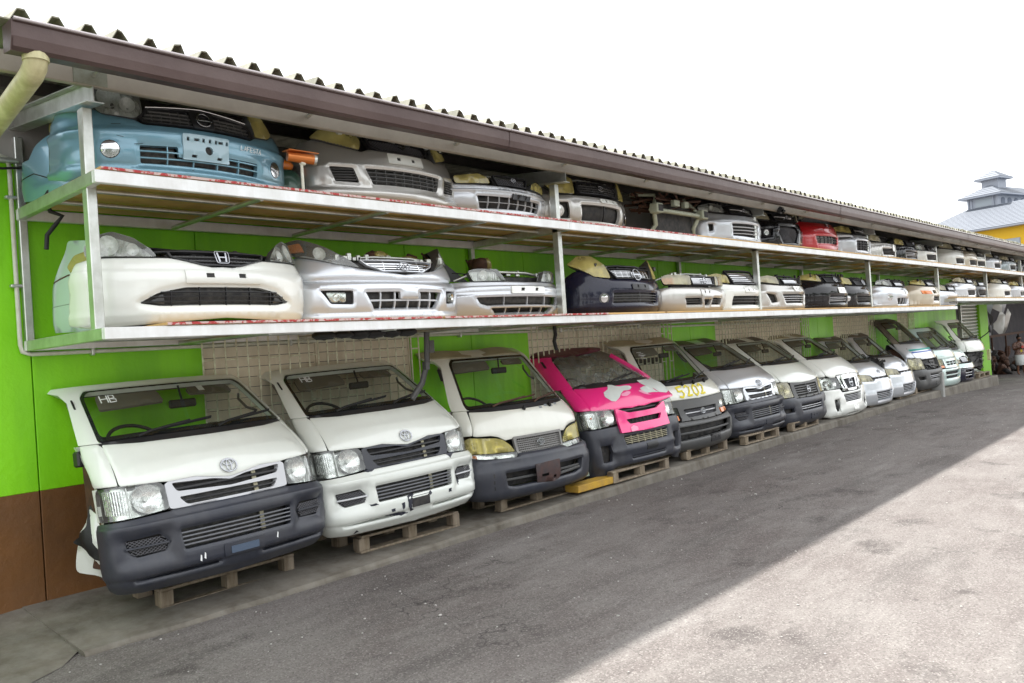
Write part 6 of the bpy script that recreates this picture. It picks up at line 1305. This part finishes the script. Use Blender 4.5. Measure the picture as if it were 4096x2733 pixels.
# the person
def person():
    t = thing("person", "person in a patterned blouse and white skirt looking down at a red phone", "person", (34.75, 1.30, gz(34.75)), (0, 0, math.radians(-60)))
    K = 1.46 / 1.62
    J = {'pel': (0, 0, .86), 'bel': (0, -.02, .98), 'che': (0, 0, 1.20), 'neck': (0, .0, 1.34), 'hd1': (0, -.02, 1.42), 'hd2': (0, -.03, 1.50), 'hd3': (0, -.02, 1.57),
         'shL': (-.17, 0, 1.27), 'elL': (-.23, -.02, 1.02), 'wrL': (-.06, -.24, 1.10), 'shR': (.17, 0, 1.27), 'elR': (.23, -.02, 1.02), 'wrR': (.06, -.24, 1.10),
         'hpL': (-.10, 0, .82), 'knL': (-.11, -.02, .46), 'anL': (-.11, .01, .08), 'ftL': (-.12, -.15, .03), 'hpR': (.10, 0, .82), 'knR': (.11, -.02, .46), 'anR': (.11, .01, .08), 'ftR': (.12, -.15, .03)}
    Rd = dict(pel=.15, bel=.145, che=.135, neck=.05, hd1=.062, hd2=.085, hd3=.06, shL=.06, elL=.045, wrL=.028, shR=.06, elR=.045, wrR=.028, hpL=.09, knL=.06, anL=.038, ftL=.03, hpR=.09, knR=.06, anR=.038, ftR=.03)
    E_ = [('pel', 'bel'), ('bel', 'che'), ('che', 'neck'), ('neck', 'hd1'), ('hd1', 'hd2'), ('hd2', 'hd3'), ('che', 'shL'), ('shL', 'elL'), ('elL', 'wrL'), ('che', 'shR'), ('shR', 'elR'), ('elR', 'wrR'),
          ('pel', 'hpL'), ('hpL', 'knL'), ('knL', 'anL'), ('anL', 'ftL'), ('pel', 'hpR'), ('hpR', 'knR'), ('knR', 'anR'), ('anR', 'ftR')]
    ks = list(J); V = [Vector(J[a]) * K for a in ks]; E2 = [(ks.index(a), ks.index(b)) for a, b in E_]; rad = [Rd[a] * K for a in ks]
    for s in (-1, 1):   # fingers and thumb curled round the phone
        w0 = ks.index('wrL' if s < 0 else 'wrR'); base = Vector((s * .045, -.27, 1.125)) * K; V.append(base); rad.append(.028); p0 = len(V) - 1; E2.append((w0, p0))
        for i in range(4):
            a = Vector((s * (.055 - i * .004), -.30, 1.10 + i * .022)) * K; b = Vector((s * .03, -.325 - .004 * (i % 2), 1.10 + i * .022)) * K
            V += [a, b]; rad += [.009, .008]; E2 += [(p0, len(V) - 2), (len(V) - 2, len(V) - 1)]
        V.append(Vector((s * .02, -.26, 1.17)) * K); rad.append(.010); E2.append((p0, len(V) - 1))
    me = bpy.data.meshes.new("body"); me.from_pydata([tuple(v) for v in V], E2, []); me.materials.append(SKIN)
    o = link(bpy.data.objects.new("body", me), t); md = o.modifiers.new("skin", 'SKIN'); md.use_smooth_shade = True
    for i, r in enumerate(rad): me.skin_vertices[0].data[i].radius = (r, r * .9); me.skin_vertices[0].data[i].use_root = (i == 0)
    o.modifiers.new("sub", 'SUBSURF').levels = 1; o.modifiers["sub"].render_levels = 2
    def loft(name, rings, mat, n=20):
        VV = []; FF = []
        for cx, cy, cz, rx, ry in rings:
            for i in range(n): a = 2 * math.pi * i / n; VV.append((cx * K + math.cos(a) * rx * K, cy * K + math.sin(a) * ry * K, cz * K))
        for j in range(len(rings) - 1):
            for i in range(n): FF.append((j * n + i, j * n + (i + 1) % n, (j + 1) * n + (i + 1) % n, (j + 1) * n + i))
        return mesh(name, VV, FF, mat, t, smooth=True)
    BL = pm("brown patterned blouse", (.16, .09, .075), .8, n=(26, .95, (.40, .27, .22), .05))
    loft("blouse", [(0, 0, .82, .20, .165), (0, -.01, .92, .19, .16), (0, -.02, 1.05, .175, .155), (0, -.02, 1.17, .18, .15), (0, 0, 1.26, .19, .11), (0, 0, 1.32, .09, .075), (0, 0, 1.335, .06, .055)], BL)
    for s in (-1, 1):
        mb = MB(); mb.tube([Vector((s * .13, 0, 1.28)) * K, Vector((s * .19, 0, 1.22)) * K, Vector((s * .225, -.01, 1.08)) * K], [.075 * K, .08 * K, .072 * K], 12); mb.build("sleeve", BL, t)
    loft("skirt", [(0, 0, .86, .17, .15), (0, 0, .78, .205, .17), (0, 0, .62, .20, .165), (0, -.01, .40, .175, .15), (0, -.01, .395, .16, .14)], pm("white skirt cotton", (.72, .76, .74), .8))
    MB().ball(Vector((0, .01, 1.535)) * K, (.088 * K, .095 * K, .075 * K), 14, 8).build("hair", HAIR, t)
    MB().ball(Vector((0, -.075, 1.43)) * K, (.055 * K, .04 * K, .04 * K), 12, 6).build("face_mask", RUBB, t)
    for s in (-1, 1): MB().ball(Vector((s * .03, -.098, 1.49)) * K, (.010, .006, .007), 8, 5).build("eye", FRIT, t); MB().ball(Vector((s * .082, -.01, 1.47)) * K, (.01, .02, .025), 8, 5).build("ear", SKIN, t)
    box("lanyard_badge", (-.03, .03, -.16, -.152, .84, .93), YELPAINT, t); box("lanyard", (-.012, .012, -.165, -.15, .93, 1.16), FRIT, t)
    tag(MB().box(-.035, .035, -.335, -.325, 1.09 * K, 1.20 * K).build("mobile_phone", REDL), "red mobile phone held up by the person in the white skirt", "phone")
    ph = bpy.data.objects["mobile_phone"]; ph.location = t.location; ph.rotation_euler = t.rotation_euler; ph.data.transform(Matrix.Translation((0, .035, 0)))
person()

# ------------------------------------------------------------------ yellow building with the roof lantern, far behind
t = thing("market_building", "yellow building with pale ridged hip roof, arched lantern and small cupola behind the shop", "building", (126.3, 19.6, 16.8), (0, 0, math.atan2(-.277, .961)))
# local axes: x = away to the right (long side), y = away to the left
YEL = pm("yellow wall paint", (.56, .34, .005), .7); RFW = pm("pale metal roofing", (.115, .13, .155), .6, .1); RFD = pm("roof course edge", (.018, .02, .028), .6); TRIM = pm("pale blue grey trim", (.25, .275, .32), .5)
Lw, Ll, Lh = 4.1, 13.0, 1.35
box("lantern_wall", (0, Ll, 0, Lw, -.6, Lh), TRIM, t); box("lantern_louvre", (-.03, 0.0, .75, Lw - 1.0, .12, Lh - .15), pm("grey louvre", (.28, .32, .35), .6), t)
for y in (.0, .55, Lw - .6, Lw - .2): box("pilaster", (-.12, .02, y, y + .25, -.3, Lh), TRIM, t)
for i in range(7):
    x = .7 + i * 1.7; mb = MB(); prism(mb, [(x, .25), (x + .95, .25), (x + .95, .75)] + [(x + .475 + .475 * math.cos(a), .75 + .36 * math.sin(a)) for a in np.linspace(.3, 2.84, 6)] + [(x, .75)], 1, -.04, 0.0); mb.build("arched_opening", pm("shaded opening", (.10, .12, .16), .6), t)
def hip(x0, x1, y0, y1, z, h, ov, inset, nm, n):
    # roof of overlapping courses, one object each
    X0, X1, Y0, Y1 = x0 - ov, x1 + ov, y0 - ov, y1 + ov
    box(nm + "_fascia", (X0, X1, Y0, Y1, z - .22, z), TRIM, t)
    for i in range(n):
        a, b = i / n, (i + 1) / n; q = lambda u: (X0 + inset * u, X1 - inset * u, Y0 + inset * u, Y1 - inset * u)
        A, B = q(a), q(b); za, zb = z + h * a + .05, z + h * b + .012
        V = [(A[0], A[2], za), (A[1], A[2], za), (A[1], A[3], za), (A[0], A[3], za), (B[0], B[2], zb), (B[1], B[2], zb), (B[1], B[3], zb), (B[0], B[3], zb), (A[0], A[2], za - .05), (A[1], A[2], za - .05), (A[1], A[3], za - .05), (A[0], A[3], za - .05)]
        F = [(0, 1, 5, 4), (1, 2, 6, 5), (2, 3, 7, 6), (3, 0, 4, 7), (8, 9, 1, 0), (9, 10, 2, 1), (10, 11, 3, 2), (11, 8, 0, 3)]
        o = mesh("roof_course", V, F, RFW, t); o.data.materials.append(RFD)
        for k in range(4, 8): o.data.polygons[k].material_index = 1
hip(0, Ll, 0, Lw, Lh + .22, 1.5, .9, 2.7, "lantern_eave", 5)
box("cupola", (2.0, 4.2, .95, 3.15, Lh + 1.0, Lh + 2.55), TRIM, t); hip(2.0, 4.2, .95, 3.15, Lh + 2.75, 1.25, .65, 1.74, "cupola_eave", 4)
hip(-.2, 30, -22, Lw + .2, -3.6, 3.65, 6.6, 6.75, "main_eave", 17)
box("yellow_wall", (-5.6, 36, -27.5, Lw + 5.6, -17.5, -3.82), YEL, t)
for i in range(12): f = box("window", (-5.66, -5.6, -26 + i * 2.6, -24 + i * 2.6, -7.6, -5.3), TRIM, t); box("pane", (-5.68, -5.661, -25.9 + i * 2.6, -24.1 + i * 2.6, -7.5, -5.4), MATS["grey louvre"], f)

# ------------------------------------------------------------------ trees across the yard, behind the camera (they show in the paintwork)
LEAF = pm("tree leaves", (.045, .085, .02), .7, n=(.8, .8, (.085, .12, .03), .2)); BARK = pm("bark", (.10, .075, .05), .9, bump=(12, .6, .03))
def tree(label, loc, h, seed):
    rr = random.Random(seed); t = thing("shade_tree", label, "tree", loc, group="trees across the yard")
    mb = MB(); mb.tube([(0, 0, 0), (.1, .05, h * .25), (0, .1, h * .45), (.1, 0, h * .8)], [h * .035, h * .028, h * .02, h * .006], 8); tips = []
    for i in range(9):
        a = rr.uniform(0, 6.28); z0 = h * rr.uniform(.3, .6); L_ = h * rr.uniform(.2, .38); e = Vector((math.cos(a) * L_, math.sin(a) * L_, z0 + L_ * rr.uniform(.3, .9))); tips.append(e); mb.tube([(0, .05, z0), e * .5 + Vector((0, 0, z0 * .5)), e], [h * .014, h * .01, h * .004], 5)
    mb.build("trunk", BARK, t); V = []; F = []
    for c in tips + [Vector((0, 0, h * .85)), Vector((.1, .3, h * .7))]:
        R0 = h * rr.uniform(.13, .21)
        for i in range(170):
            d = Vector((rr.gauss(0, 1), rr.gauss(0, 1), rr.gauss(0, .8))).normalized() * R0 * rr.uniform(.3, 1.05); p = c + d; s = h * rr.uniform(.014, .03)
            u = Vector((rr.gauss(0, 1), rr.gauss(0, 1), rr.gauss(0, 1))).normalized(); v = u.orthogonal().normalized(); n = len(V); V += [p - u * s, p + v * s * .6, p + u * s, p - v * s * .6]; F.append((n, n + 1, n + 2, n + 3))
    mesh("crown", V, F, LEAF, t)
for i in range(11):
    tree("broad leafy tree, %s from the left in the row across the yard" % ["first", "second", "third", "fourth", "fifth", "sixth", "seventh", "eighth", "ninth", "tenth", "eleventh"][i], (-16 + i * 6.2 + R.uniform(-1, 1), -21 + R.uniform(-2, 2), -.1), R.uniform(6, 9), i)
